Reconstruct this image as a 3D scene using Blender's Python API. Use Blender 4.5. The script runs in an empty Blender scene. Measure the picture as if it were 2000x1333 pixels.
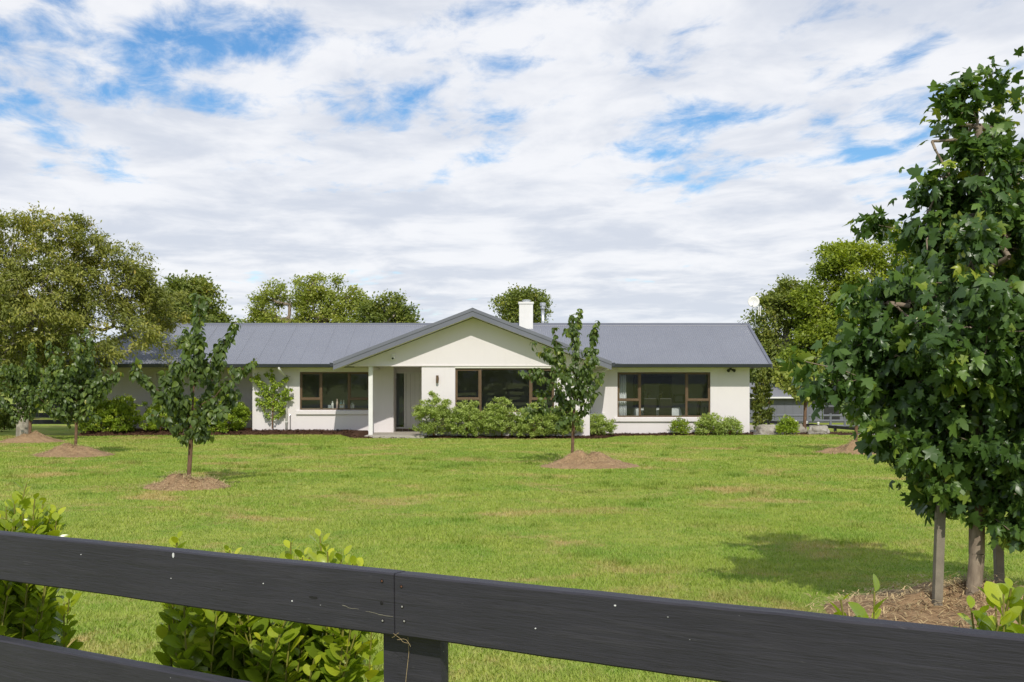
import bpy, bmesh, math, random
import numpy as np
from mathutils import Vector, Matrix, noise as mnoise

SC = bpy.context.scene
COL = SC.collection
F = 2200.0            # focal length in photograph pixels (2000 px wide)
EYE = 1.87
HZ = 748.0            # horizon row of the photograph
R = math.radians

# ------------------------------------------------------------------ camera
cd = bpy.data.cameras.new('camera')
cam = bpy.data.objects.new('camera', cd)
COL.objects.link(cam)
cam.location = (0, 0, EYE)
cam.rotation_euler = (R(90), 0, 0)
cd.sensor_width = 36.0
cd.lens = F / 2000.0 * 36.0
cd.shift_y = (HZ - 666.5) / 2000.0
cd.clip_start = 0.05
cd.clip_end = 9000.0
SC.camera = cam

# ------------------------------------------------------------------ sky
SUN_EL = R(41.0)
SUN_DX = -0.11
world = bpy.data.worlds.new('World')
SC.world = world
world.use_nodes = True
wn, wl = world.node_tree.nodes, world.node_tree.links
wn.clear()
def W(t, **kw):
    n = wn.new(t)
    for k, v in kw.items():
        setattr(n, k, v)
    return n
def wmath(op, a, b=None, c=None, clamp=False):
    n = W('ShaderNodeMath', operation=op)
    n.use_clamp = clamp
    for i, v in enumerate((a, b, c)):
        if v is None: continue
        if isinstance(v, (int, float)): n.inputs[i].default_value = v
        else: wl.new(v, n.inputs[i])
    return n.outputs[0]
def wnoise(vec, scale, detail, rough, lac=2.0, dist=0.0):
    n = W('ShaderNodeTexNoise')
    n.inputs['Scale'].default_value = scale
    n.inputs['Detail'].default_value = detail
    n.inputs['Roughness'].default_value = rough
    n.inputs['Lacunarity'].default_value = lac
    n.inputs['Distortion'].default_value = dist
    wl.new(vec, n.inputs['Vector'])
    return n.outputs['Fac']
def wstep(x, lo, hi, smooth=True):
    n = W('ShaderNodeMapRange')
    n.interpolation_type = 'SMOOTHSTEP' if smooth else 'LINEAR'
    n.inputs['From Min'].default_value = lo
    n.inputs['From Max'].default_value = hi
    wl.new(x, n.inputs['Value'])
    return n.outputs['Result']
sky = W('ShaderNodeTexSky', sky_type='NISHITA')
sky.sun_disc = False
sky.sun_elevation = SUN_EL
sky.sun_rotation = math.pi - math.atan(-SUN_DX)
sky.air_density = 1.0
sky.dust_density = 0.2
sky.ozone_density = 3.0
tc = W('ShaderNodeTexCoord')
sep = W('ShaderNodeSeparateXYZ')
wl.new(tc.outputs['Generated'], sep.inputs[0])
zc = wmath('MAXIMUM', sep.outputs['Z'], 0.0)
zd = wmath('ADD', zc, 0.06)
u = wmath('DIVIDE', sep.outputs['X'], zd)
v = wmath('DIVIDE', sep.outputs['Y'], zd)
SKYSEED = 8.3
# cloud sheet seen in perspective: streets running towards the upper right
ca, sa = math.cos(R(-14)), math.sin(R(-14))
ur = wmath('SUBTRACT', wmath('MULTIPLY', u, ca), wmath('MULTIPLY', v, sa))
vr = wmath('ADD', wmath('MULTIPLY', u, sa), wmath('MULTIPLY', v, ca))
comb = W('ShaderNodeCombineXYZ')
wl.new(wmath('MULTIPLY', ur, 1.0), comb.inputs[0])
wl.new(wmath('MULTIPLY', vr, 0.58), comb.inputs[1])
comb.inputs[2].default_value = SKYSEED
n_big = wnoise(comb.outputs[0], 0.60, 1.0, 0.5)
n_mid = wnoise(comb.outputs[0], 2.7, 2.0, 0.45, 2.0, 0.15)
n_fin = wnoise(comb.outputs[0], 6.5, 6.0, 0.60, 2.1, 0.3)
dens = wmath('ADD', wmath('MULTIPLY', n_big, 0.42), wmath('ADD', wmath('MULTIPLY', n_mid, 0.62), wmath('MULTIPLY', n_fin, 0.46)))
# low sight lines run through more cloud, so the gaps close towards the horizon
low = wstep(sep.outputs['Z'], 0.23, 0.10)
dens = wmath('ADD', dens, wmath('MULTIPLY', low, 0.19))
cover = wstep(dens, 0.612, 0.79)
cover = wmath('MULTIPLY', cover, 0.97)
# thickness: light tops, greyer undersides
comb2 = W('ShaderNodeCombineXYZ')
wl.new(wmath('MULTIPLY', ur, 0.75), comb2.inputs[0])
wl.new(wmath('MULTIPLY', vr, 0.62), comb2.inputs[1])
comb2.inputs[2].default_value = 11.3
shade = wnoise(comb2.outputs[0], 2.6, 5.0, 0.56, 2.1, 0.3)
shade = wstep(shade, 0.34, 0.66)
far = wstep(sep.outputs['Z'], 0.085, 0.0)
cr = W('ShaderNodeMix', data_type='RGBA')
cr.inputs['A'].default_value = (0.42, 0.445, 0.50, 1)
cr.inputs['B'].default_value = (0.575, 0.58, 0.60, 1)
wl.new(shade, cr.inputs['Factor'])
cf = W('ShaderNodeMix', data_type='RGBA')
wl.new(wmath('MULTIPLY', far, 0.55), cf.inputs['Factor'])
wl.new(cr.outputs['Result'], cf.inputs['A'])
cf.inputs['B'].default_value = (0.385, 0.445, 0.53, 1)
skm = W('ShaderNodeVectorMath', operation='SCALE')
wl.new(sky.outputs['Color'], skm.inputs[0])
SKY_STRENGTH = 0.08
skm.inputs['Scale'].default_value = 1.0
hsv = W('ShaderNodeHueSaturation')
hsv.inputs['Saturation'].default_value = 1.25
wl.new(skm.outputs[0], hsv.inputs['Color'])
clm = W('ShaderNodeVectorMath', operation='SCALE')
wl.new(cf.outputs['Result'], clm.inputs[0])
clm.inputs['Scale'].default_value = 1.0 / SKY_STRENGTH
mixw = W('ShaderNodeMix', data_type='RGBA')
wl.new(cover, mixw.inputs['Factor'])
wl.new(hsv.outputs['Color'], mixw.inputs['A'])
wl.new(clm.outputs[0], mixw.inputs['B'])
bg = W('ShaderNodeBackground')
bg.inputs['Strength'].default_value = SKY_STRENGTH
wl.new(mixw.outputs['Result'], bg.inputs['Color'])
wo = W('ShaderNodeOutputWorld')
wl.new(bg.outputs[0], wo.inputs['Surface'])

# ------------------------------------------------------------------ sun
sd = bpy.data.lights.new('sun', 'SUN')
sd.energy = 2.05
sd.angle = R(0.6)
sd.color = (1.0, 0.95, 0.86)
sun = bpy.data.objects.new('sun', sd)
COL.objects.link(sun)
sun.rotation_euler = Vector((SUN_DX, 1.0, -math.tan(SUN_EL) * math.hypot(SUN_DX, 1.0))).to_track_quat('-Z', 'Y').to_euler()
sun.location = (4, -30, 30)

vs = SC.view_settings
SC.display_settings.display_device = 'sRGB'
vs.view_transform = 'Standard'
vs.look = 'None'
vs.exposure = 0.7
vs.gamma = 1.0
vs.use_curve_mapping = False
SC.render.engine = 'CYCLES'
SC.cycles.max_bounces = 8
SC.cycles.transparent_max_bounces = 16
SC.cycles.use_denoising = True

# ------------------------------------------------------------------ helpers
def P(px, py, Y):
    return Vector(((px - 1000.0) / F * Y, Y, EYE - (py - HZ) / F * Y))
def PX(px, Y): return (px - 1000.0) / F * Y
def PZ(py, Y): return EYE - (py - HZ) / F * Y
def GY(py, z=0.0): return (EYE - z) * F / (py - HZ)

def tag(o, label=None, cat=None, group=None, kind=None):
    if label: o['label'] = label
    if cat: o['category'] = cat
    if group: o['group'] = group
    if kind: o['kind'] = kind
    return o
def link(name, me, parent=None):
    o = bpy.data.objects.new(name, me)
    COL.objects.link(o)
    if parent is not None: o.parent = parent
    return o
def empty(name, loc=(0, 0, 0), rz=0.0):
    o = bpy.data.objects.new(name, None)
    o.empty_display_size = 0.2
    o.location = loc
    o.rotation_euler = (0, 0, rz)
    COL.objects.link(o)
    return o

class MB:
    """collects geometry for one mesh"""
    def __init__(s): s.v = []; s.f = []
    def add(s, vs, fs):
        n = len(s.v)
        s.v += [tuple(x) for x in vs]
        s.f += [tuple(i + n for i in f) for f in fs]
        return s
    def box(s, x0, x1, y0, y1, z0, z1):
        vs = [(x0,y0,z0),(x1,y0,z0),(x1,y1,z0),(x0,y1,z0),(x0,y0,z1),(x1,y0,z1),(x1,y1,z1),(x0,y1,z1)]
        return s.add(vs, [(0,3,2,1),(4,5,6,7),(0,1,5,4),(1,2,6,5),(2,3,7,6),(3,0,4,7)])
    def prism(s, poly, d):
        """poly: list of 3d points, d: extrusion vector"""
        n = len(poly); d = Vector(d)
        a = [Vector(p) for p in poly]; b = [p + d for p in a]
        fs = [tuple(range(n - 1, -1, -1)), tuple(range(n, 2 * n))]
        fs += [(i, (i + 1) % n, n + (i + 1) % n, n + i) for i in range(n)]
        return s.add(a + b, fs)
    def tube(s, pts, rad, k=8, caps=True):
        pts = [Vector(p) for p in pts]
        if not hasattr(rad, '__len__'): rad = [rad] * len(pts)
        vs, fs = [], []
        up = Vector((0.13, 0.2, 1)).normalized()
        for i, p in enumerate(pts):
            t = (pts[min(i + 1, len(pts) - 1)] - pts[max(i - 1, 0)])
            t = t.normalized() if t.length > 1e-9 else Vector((0, 0, 1))
            a = t.cross(up)
            if a.length < 0.05: a = t.cross(Vector((1, 0, 0)))
            a.normalize(); b = t.cross(a)
            for j in range(k):
                an = 2 * math.pi * j / k
                vs.append(p + (a * math.cos(an) + b * math.sin(an)) * rad[i])
        for i in range(len(pts) - 1):
            for j in range(k):
                fs.append((i*k+j, i*k+(j+1)%k, (i+1)*k+(j+1)%k, (i+1)*k+j))
        if caps:
            fs.append(tuple(range(k - 1, -1, -1)))
            fs.append(tuple((len(pts)-1)*k + j for j in range(k)))
        return s.add(vs, fs)
    def lathe(s, prof, c=(0, 0, 0), k=16):
        vs, fs = [], []
        for r, z in prof:
            for j in range(k):
                a = 2 * math.pi * j / k
                vs.append((c[0] + r * math.cos(a), c[1] + r * math.sin(a), c[2] + z))
        for i in range(len(prof) - 1):
            for j in range(k):
                fs.append((i*k+j, i*k+(j+1)%k, (i+1)*k+(j+1)%k, (i+1)*k+j))
        fs.append(tuple(range(k - 1, -1, -1)))
        fs.append(tuple((len(prof)-1)*k + j for j in range(k)))
        return s.add(vs, fs)
    def mesh(s, name, mat=None, smooth=False, fix=True):
        me = bpy.data.meshes.new(name)
        me.from_pydata(s.v, [], s.f)
        if fix:
            bm = bmesh.new(); bm.from_mesh(me)
            bmesh.ops.recalc_face_normals(bm, faces=bm.faces)
            bm.to_mesh(me); bm.free()
        me.update()
        if mat: me.materials.append(mat)
        if smooth:
            me.polygons.foreach_set('use_smooth', [True] * len(me.polygons))
        return me
    def build(s, name, mat=None, parent=None, smooth=False, bevel=0.0, loc=None, fix=True):
        o = link(name, s.mesh(name, mat, smooth, fix), parent)
        if loc is not None: o.location = loc
        if bevel:
            m = o.modifiers.new('bevel', 'BEVEL'); m.width = bevel; m.segments = 2; m.limit_method = 'ANGLE'
        return o

def np_mesh(name, V, T, mat, var=None, smooth=False):
    """triangle mesh straight from arrays; var is a per-vertex float attribute"""
    me = bpy.data.meshes.new(name)
    V = np.ascontiguousarray(V, dtype=np.float32); T = np.ascontiguousarray(T, dtype=np.int32)
    me.vertices.add(len(V)); me.vertices.foreach_set('co', V.ravel())
    me.loops.add(T.size); me.loops.foreach_set('vertex_index', T.ravel())
    me.polygons.add(len(T))
    me.polygons.foreach_set('loop_start', np.arange(0, T.size, 3, dtype=np.int32))
    if smooth: me.polygons.foreach_set('use_smooth', np.ones(len(T), dtype=bool))
    me.update(calc_edges=True)
    if var is not None:
        a = me.attributes.new('var', 'FLOAT', 'POINT')
        a.data.foreach_set('value', np.ascontiguousarray(var, dtype=np.float32))
    me.materials.append(mat)
    return me

# ------------------------------------------------------------------ materials
class M_:
    def __init__(s, name):
        s.m = bpy.data.materials.new(name); s.m.use_nodes = True
        s.n, s.l = s.m.node_tree.nodes, s.m.node_tree.links
        s.b = s.n['Principled BSDF']; s.out = s.n['Material Output']
        s._tc = None
    def co(s, kind='Object'):
        if s._tc is None: s._tc = s.n.new('ShaderNodeTexCoord')
        return s._tc.outputs[kind]
    def pos(s):
        g = s.n.new('ShaderNodeNewGeometry'); return g.outputs['Position']
    def mapping(s, vec, scale=(1, 1, 1), rot=(0, 0, 0), loc=(0, 0, 0)):
        m = s.n.new('ShaderNodeMapping')
        m.inputs['Scale'].default_value = scale; m.inputs['Rotation'].default_value = rot; m.inputs['Location'].default_value = loc
        s.l.new(vec, m.inputs['Vector']); return m.outputs[0]
    def noise(s, vec, scale, detail=3, rough=0.5, dist=0.0, out='Fac'):
        t = s.n.new('ShaderNodeTexNoise')
        t.inputs['Scale'].default_value = scale; t.inputs['Detail'].default_value = detail
        t.inputs['Roughness'].default_value = rough; t.inputs['Distortion'].default_value = dist
        s.l.new(vec, t.inputs['Vector']); return t.outputs[out]
    def voro(s, vec, scale, feature='F1'):
        t = s.n.new('ShaderNodeTexVoronoi'); t.feature = feature
        t.inputs['Scale'].default_value = scale; s.l.new(vec, t.inputs['Vector']); return t
    def ramp(s, fac, stops, interp='LINEAR'):
        r = s.n.new('ShaderNodeValToRGB'); e = r.color_ramp; e.interpolation = interp
        while len(e.elements) < len(stops): e.elements.new(0.5)
        for el, (p, c) in zip(e.elements, stops):
            el.position = p; el.color = (c[0], c[1], c[2], 1) if hasattr(c, '__len__') else (c, c, c, 1)
        s.l.new(fac, r.inputs['Fac']); return r.outputs['Color']
    def mix(s, fac, a, b, blend='MIX'):
        m = s.n.new('ShaderNodeMix'); m.data_type = 'RGBA'; m.blend_type = blend
        for key, val in (('Factor', fac), ('A', a), ('B', b)):
            if isinstance(val, (int, float)): m.inputs[key].default_value = val
            elif isinstance(val, tuple): m.inputs[key].default_value = (*val[:3], 1)
            else: s.l.new(val, m.inputs[key])
        return m.outputs['Result']
    def math(s, op, a, b=None, clamp=False):
        m = s.n.new('ShaderNodeMath'); m.operation = op; m.use_clamp = clamp
        for i, val in enumerate((a, b)):
            if val is None: continue
            if isinstance(val, (int, float)): m.inputs[i].default_value = val
            else: s.l.new(val, m.inputs[i])
        return m.outputs[0]
    def attr(s, name):
        a = s.n.new('ShaderNodeAttribute'); a.attribute_name = name; return a.outputs['Fac']
    def set(s, color=None, rough=None, spec=None, metal=None):
        for key, val in (('Base Color', color), ('Roughness', rough), ('Specular IOR Level', spec), ('Metallic', metal)):
            if val is None: continue
            if isinstance(val, (int, float)): s.b.inputs[key].default_value = val
            elif isinstance(val, tuple): s.b.inputs[key].default_value = (*val[:3], 1)
            else: s.l.new(val, s.b.inputs[key])
        return s
    def bump(s, h, strength=0.3, dist=0.01):
        b = s.n.new('ShaderNodeBump'); b.inputs['Strength'].default_value = strength; b.inputs['Distance'].default_value = dist
        s.l.new(h, b.inputs['Height']); s.l.new(b.outputs['Normal'], s.b.inputs['Normal']); return s
    def translucent(s, color, amount):
        t = s.n.new('ShaderNodeBsdfTranslucent')
        if isinstance(color, tuple): t.inputs['Color'].default_value = (*color, 1)
        else: s.l.new(color, t.inputs['Color'])
        mx = s.n.new('ShaderNodeMixShader'); mx.inputs[0].default_value = amount
        s.l.new(s.b.outputs[0], mx.inputs[1]); s.l.new(t.outputs[0], mx.inputs[2])
        s.l.new(mx.outputs[0], s.out.inputs['Surface']); return s

def leaf_mat(name, stops, rough=0.42, trans=0.22, spec=0.4):
    m = M_(name)
    v = m.attr('var')
    n = m.noise(m.co('Object'), 3.0, 2, 0.5)
    f = m.math('ADD', m.math('MULTIPLY', v, 0.86), m.math('MULTIPLY', n, 0.14), True)
    c = m.ramp(f, stops)
    m.set(color=c, rough=rough, spec=spec)
    tcol = m.mix(1.0, c, (1.5, 1.55, 0.55), 'MULTIPLY')
    m.translucent(tcol, trans + 0.08)
    return m.m
def bark_mat(name, c0, c1, scale=14.0, spots=None):
    m = M_(name)
    vec = m.mapping(m.co('Object'), (1, 1, 0.35))
    n = m.noise(vec, scale, 5, 0.6, 0.4)
    c = m.ramp(n, [(0.3, c0), (0.7, c1)])
    if spots:
        c = m.mix(m.ramp(m.noise(m.co('Object'), 5, 3), [(0.55, 0.0), (0.68, 1.0)]), c, spots)
    m.set(color=c, rough=0.85, spec=0.2).bump(n, 0.5, 0.01)
    return m.m
def plain_mat(name, col, rough=0.5, var=0.12, scale=6.0, metal=0.0, spec=0.4, bump=0.0):
    m = M_(name)
    n = m.noise(m.co('Object'), scale, 4, 0.55)
    lo = tuple(c * (1 - var) for c in col); hi = tuple(min(1, c * (1 + var)) for c in col)
    m.set(color=m.ramp(n, [(0.3, lo), (0.7, hi)]), rough=rough, spec=spec, metal=metal)
    if bump: m.bump(m.noise(m.co('Object'), scale * 9, 3), bump, 0.004)
    return m.m

def wall_mat():
    m = M_('plaster_wall')
    p = m.pos()
    big = m.noise(p, 0.7, 3, 0.5)
    fine = m.noise(p, 60, 4, 0.6)
    grime = m.noise(m.mapping(p, (3.0, 3.0, 0.25)), 1.6, 4, 0.6)
    c = m.ramp(big, [(0.3, (0.70, 0.657, 0.655)), (0.7, (0.73, 0.688, 0.688))])
    c = m.mix(m.math('MULTIPLY', m.ramp(grime, [(0.5, 0.0), (0.8, 1.0)]), 0.10), c, (0.42, 0.39, 0.34))
    m.set(color=c, rough=0.85, spec=0.2).bump(fine, 0.25, 0.006)
    return m.m
def roof_mat():
    m = M_('painted_steel_roof')
    p = m.pos()
    a = m.noise(p, 0.5, 4, 0.6)
    b = m.noise(m.mapping(p, (9, 1, 1)), 2.0, 4, 0.6)
    c = m.ramp(a, [(0.3, (0.208, 0.215, 0.245)), (0.7, (0.228, 0.236, 0.268))])
    c = m.mix(m.math('MULTIPLY', m.ramp(b, [(0.55, 0.0), (0.8, 1.0)]), 0.25), c, (0.27, 0.28, 0.31))
    m.set(color=c, rough=0.42, spec=0.45)
    return m.m
def glass_mat():
    m = M_('window_glass')
    tr = m.n.new('ShaderNodeBsdfTransparent'); tr.inputs['Color'].default_value = (0.80, 0.83, 0.82, 1)
    gl = m.n.new('ShaderNodeBsdfGlossy'); gl.inputs['Roughness'].default_value = 0.01
    gl.inputs['Color'].default_value = (0.9, 0.94, 1.0, 1)
    fr = m.n.new('ShaderNodeLayerWeight'); fr.inputs['Blend'].default_value = 0.5
    fac = m.math('ADD', m.math('MULTIPLY', m.math('POWER', fr.outputs['Facing'], 4.0), 0.85), 0.065, True)
    bn = m.n.new('ShaderNodeBump'); bn.inputs['Strength'].default_value = 0.04; bn.inputs['Distance'].default_value = 0.02
    m.l.new(m.noise(m.pos(), 1.3, 2), bn.inputs['Height'])
    m.l.new(bn.outputs[0], gl.inputs['Normal'])
    mx = m.n.new('ShaderNodeMixShader')
    m.l.new(fac, mx.inputs[0]); m.l.new(tr.outputs[0], mx.inputs[1]); m.l.new(gl.outputs[0], mx.inputs[2])
    m.l.new(mx.outputs[0], m.out.inputs['Surface'])
    return m.m
def lawn_color(m, p):
    """patchy lawn colour shared by the turf sheet and the blades"""
    big = m.noise(p, 0.20, 4, 0.55, 0.3)
    mid = m.noise(m.mapping(p, (1, 1.0, 1), loc=(7, 3, 0)), 0.8, 5, 0.65, 0.3)
    fine = m.noise(m.mapping(p, (1, 1.0, 1), loc=(17, 33, 0)), 4.0, 5, 0.7, 0.4)
    dry = m.noise(m.mapping(p, (0.8, 1.0, 1), loc=(31, 12, 0)), 0.55, 7, 0.75, 0.6)
    c = m.ramp(big, [(0.32, (0.270, 0.375, 0.050)), (0.50, (0.350, 0.425, 0.072)), (0.68, (0.430, 0.470, 0.105))])
    c = m.mix(m.ramp(mid, [(0.46, 0.0), (0.64, 0.85)]), c, (0.225, 0.365, 0.048))
    c = m.mix(m.ramp(fine, [(0.32, 0.55), (0.50, 0.0)]), c, (0.165, 0.265, 0.034))
    c = m.mix(m.ramp(fine, [(0.55, 0.0), (0.75, 0.6)]), c, (0.50, 0.50, 0.14))
    c = m.mix(m.ramp(dry, [(0.52, 0.0), (0.64, 0.85)]), c, (0.54, 0.40, 0.18))
    return c
def lawn_mat():
    m = M_('lawn_turf'); p = m.pos()
    c = lawn_color(m, p)
    n = m.noise(p, 55, 3, 0.7)
    c = m.mix(m.ramp(n, [(0.35, 0.65), (0.65, 0.0)]), c, (0.15, 0.14, 0.04))
    m.set(color=c, rough=0.9, spec=0.1).bump(m.noise(p, 40, 4, 0.7), 0.6, 0.03)
    return m.m
def blade_mat():
    m = M_('grass_blades'); p = m.pos()
    c = lawn_color(m, p)
    v = m.attr('var')
    c = m.mix(m.ramp(v, [(0.0, 0.55), (0.35, 0.0)]), c, (0.14, 0.20, 0.03))
    c = m.mix(m.ramp(v, [(0.80, 0.0), (1.0, 0.75)]), c, (0.46, 0.41, 0.19))
    m.set(color=c, rough=0.55, spec=0.25)
    m.translucent(m.mix(1.0, c, (1.25, 1.35, 0.6), 'MULTIPLY'), 0.28)
    return m.m
def soil_mat(name, cols, scale=20):
    m = M_(name); p = m.pos()
    n = m.noise(p, scale, 5, 0.7)
    k = m.noise(p, 1.7, 4, 0.6)
    c = m.ramp(n, [(0.25, cols[0]), (0.5, cols[1]), (0.75, cols[2])])
    c = m.mix(m.ramp(k, [(0.45, 0.0), (0.7, 0.5)]), c, cols[0])
    m.set(color=c, rough=0.95, spec=0.1).bump(n, 0.9, 0.03)
    return m.m
def fence_mat():
    m = M_('charcoal_painted_wood')
    o = m.co('Object')
    g = m.noise(m.mapping(o, (1.2, 22, 22)), 3.0, 6, 0.62, 0.6)
    g2 = m.noise(m.mapping(o, (4, 60, 60)), 4.0, 4, 0.6, 0.3)
    big = m.noise(o, 2.3, 4, 0.6)
    c = m.ramp(big, [(0.3, (0.030, 0.0285, 0.036)), (0.7, (0.040, 0.038, 0.048))])
    c = m.mix(m.ramp(g, [(0.50, 0.0), (0.76, 0.6)]), c, (0.056, 0.053, 0.060))
    c = m.mix(m.ramp(g2, [(0.34, 0.5), (0.46, 0.0)]), c, (0.022, 0.0205, 0.024))
    sc = m.noise(m.mapping(o, (5, 26, 26), loc=(3, 1, 7)), 2.2, 6, 0.75, 1.0)
    c = m.mix(m.ramp(sc, [(0.64, 0.0), (0.74, 0.55)]), c, (0.13, 0.128, 0.13))
    vo = m.voro(m.mapping(o, (6, 9, 9)), 1.9)
    fl = m.ramp(vo.outputs['Distance'], [(0.014, 0.8), (0.026, 0.0)])
    c = m.mix(fl, c, (0.42, 0.42, 0.42))
    m.set(color=c, rough=m.ramp(g, [(0.3, 0.46), (0.7, 0.66)]), spec=0.35)
    h = m.math('ADD', m.math('MULTIPLY', g, 0.7), m.math('MULTIPLY', g2, 0.3))
    m.bump(h, 0.65, 0.0045)
    return m.m

MAT = dict(
    wall=wall_mat(), roof=roof_mat(), glass=glass_mat(), lawn=lawn_mat(), blade=blade_mat(), fence=fence_mat(),
    gutter=plain_mat('dark_gutter_steel', (0.035, 0.04, 0.047), 0.35, 0.1, 2.0, spec=0.5),
    barge=plain_mat('barge_steel', (0.150, 0.157, 0.185), 0.4, 0.06, 1.5, spec=0.45),
    soffit=plain_mat('soffit_paint', (0.70, 0.675, 0.60), 0.8, 0.04, 2.0),
    white=plain_mat('white_paint', (0.74, 0.73, 0.70), 0.5, 0.04, 3.0),
    door=plain_mat('door_paint', (0.76, 0.75, 0.70), 0.55, 0.03, 3.0),
    bronze=plain_mat('bronze_aluminium', (0.125, 0.080, 0.043), 0.42, 0.10, 5.0, metal=0.15),
    steel=plain_mat('galvanised_steel', (0.62, 0.63, 0.65), 0.32, 0.1, 8.0, metal=0.8),
    black=plain_mat('black_metal', (0.022, 0.022, 0.024), 0.45, 0.2, 6.0),
    concrete=soil_mat('concrete', [(0.36, 0.32, 0.27), (0.45, 0.41, 0.35), (0.52, 0.47, 0.41)], 30),
    brick=plain_mat('step_paver', (0.22, 0.17, 0.12), 0.85, 0.3, 9.0),
    bark_mulch=soil_mat('bark_mulch', [(0.045, 0.022, 0.014), (0.085, 0.045, 0.028), (0.14, 0.085, 0.055)], 26),
    mound=soil_mat('mound_soil', [(0.23, 0.145, 0.080), (0.36, 0.24, 0.135), (0.48, 0.34, 0.20)], 24),
    straw=plain_mat('dry_straw', (0.52, 0.39, 0.20), 0.8, 0.35, 5.0),
    dark_strip=plain_mat('dark_strip_grey', (0.055, 0.055, 0.057), 0.9, 0.2, 3.0),  # for the added strip that greys the window reflections
    gravel=soil_mat('gravel_path', [(0.22, 0.20, 0.17), (0.31, 0.28, 0.24), (0.40, 0.37, 0.33)], 35),
    rock=soil_mat('boulder_stone', [(0.21, 0.19, 0.15), (0.36, 0.33, 0.28), (0.50, 0.48, 0.43)], 5),
    stake=plain_mat('weathered_stake', (0.215, 0.185, 0.14), 0.85, 0.22, 9.0, bump=0.4),
    bark_young=bark_mat('young_bark', (0.10, 0.058, 0.035), (0.22, 0.135, 0.085), 18),
    bark_pale=bark_mat('pale_bark', (0.17, 0.13, 0.095), (0.34, 0.275, 0.205), 22),
    bark_grey=bark_mat('grey_bark', (0.20, 0.175, 0.14), (0.42, 0.38, 0.31), 9, (0.48, 0.44, 0.36)),
    stem_green=plain_mat('green_stem', (0.20, 0.19, 0.035), 0.6, 0.25, 9.0),
    twig=plain_mat('red_twig', (0.16, 0.075, 0.035), 0.7, 0.3, 9.0),
    shed=plain_mat('grey_steel_wall', (0.15, 0.155, 0.18), 0.6, 0.06, 1.0),
    shedroof=plain_mat('pale_grey_roof', (0.25, 0.255, 0.285), 0.5, 0.06, 1.0),
    interior=plain_mat('interior_plaster', (0.60, 0.60, 0.60), 0.9, 0.05, 1.0),
    dark_wood=plain_mat('dark_stained_wood', (0.018, 0.014, 0.012), 0.4, 0.3, 6.0),
    floor=plain_mat('interior_carpet', (0.22, 0.20, 0.17), 0.95, 0.1, 8.0),
    linen=plain_mat('white_linen', (0.78, 0.78, 0.80), 0.9, 0.03, 8.0),
    leather=plain_mat('dark_leather', (0.020, 0.016, 0.015), 0.45, 0.2, 8.0),
)
L = dict(
    maple=leaf_mat('maple_leaf', [(0.0, (0.034, 0.069, 0.017)), (0.5, (0.062, 0.121, 0.025)), (0.78, (0.123, 0.207, 0.034)), (0.93, (0.336, 0.381, 0.047)), (1.0, (0.515, 0.325, 0.058))], 0.34, 0.16),
    cherry=leaf_mat('cherry_leaf', [(0.0, (0.060, 0.092, 0.023)), (0.6, (0.104, 0.160, 0.035)), (0.86, (0.215, 0.272, 0.043)), (0.96, (0.401, 0.342, 0.043)), (1.0, (0.665, 0.281, 0.043))], 0.38, 0.20),
    olive=leaf_mat('olive_leaf', [(0.0, (0.111, 0.138, 0.030)), (0.5, (0.220, 0.241, 0.048)), (0.85, (0.363, 0.354, 0.074)), (1.0, (0.550, 0.381, 0.093))], 0.5, 0.22),
    poplar=leaf_mat('poplar_leaf', [(0.0, (0.173, 0.212, 0.043)), (0.5, (0.288, 0.338, 0.062)), (1.0, (0.461, 0.454, 0.107))], 0.5, 0.28),
    dark=leaf_mat('dark_tree_leaf', [(0.0, (0.101, 0.141, 0.034)), (0.5, (0.180, 0.228, 0.046)), (0.9, (0.303, 0.318, 0.061)), (1.0, (0.475, 0.305, 0.075))], 0.5, 0.22),
    gold=leaf_mat('yellow_green_leaf', [(0.0, (0.125, 0.183, 0.023)), (0.5, (0.243, 0.306, 0.032)), (1.0, (0.404, 0.450, 0.050))], 0.5, 0.28),
    hedge=leaf_mat('hedge_leaf', [(0.0, (0.116, 0.183, 0.023)), (0.5, (0.255, 0.352, 0.035)), (0.88, (0.436, 0.507, 0.055)), (1.0, (0.654, 0.519, 0.097))], 0.38, 0.25),
    pale=leaf_mat('pale_shrub_leaf', [(0.0, (0.16, 0.215, 0.05)), (0.45, (0.31, 0.39, 0.09)), (0.8, (0.43, 0.51, 0.15)), (1.0, (0.58, 0.63, 0.28))], 0.46, 0.25),
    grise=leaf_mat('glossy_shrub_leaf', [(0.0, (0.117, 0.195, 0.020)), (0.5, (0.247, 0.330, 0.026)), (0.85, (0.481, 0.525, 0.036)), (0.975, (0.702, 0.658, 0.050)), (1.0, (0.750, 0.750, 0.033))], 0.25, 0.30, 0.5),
)
# ------------------------------------------------------------------ ground
WALL, GP, DP, RP = 40.55, 38.5, 41.55, 42.7     # main wall, gable front, door wall, recessed wall
BACK = 46.7
def lawn_z(x, y):
    return 0.02 * math.sin(x * 0.35 + 1.0) * math.sin(y * 0.27) - 0.012
LAWN_Y1 = 38.0
mb = MB()
nx, ny = 60, 60
xs = np.linspace(-40, 40, nx + 1); ys = np.linspace(-4, 66, ny + 1)
vv = [(x, y, lawn_z(x, y)) for y in ys for x in xs]
ff = [(j*(nx+1)+i, j*(nx+1)+i+1, (j+1)*(nx+1)+i+1, (j+1)*(nx+1)+i) for j in range(ny) for i in range(nx)]
mb.add(vv, ff)
def ring(mb, r0, r1):
    pass
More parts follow.
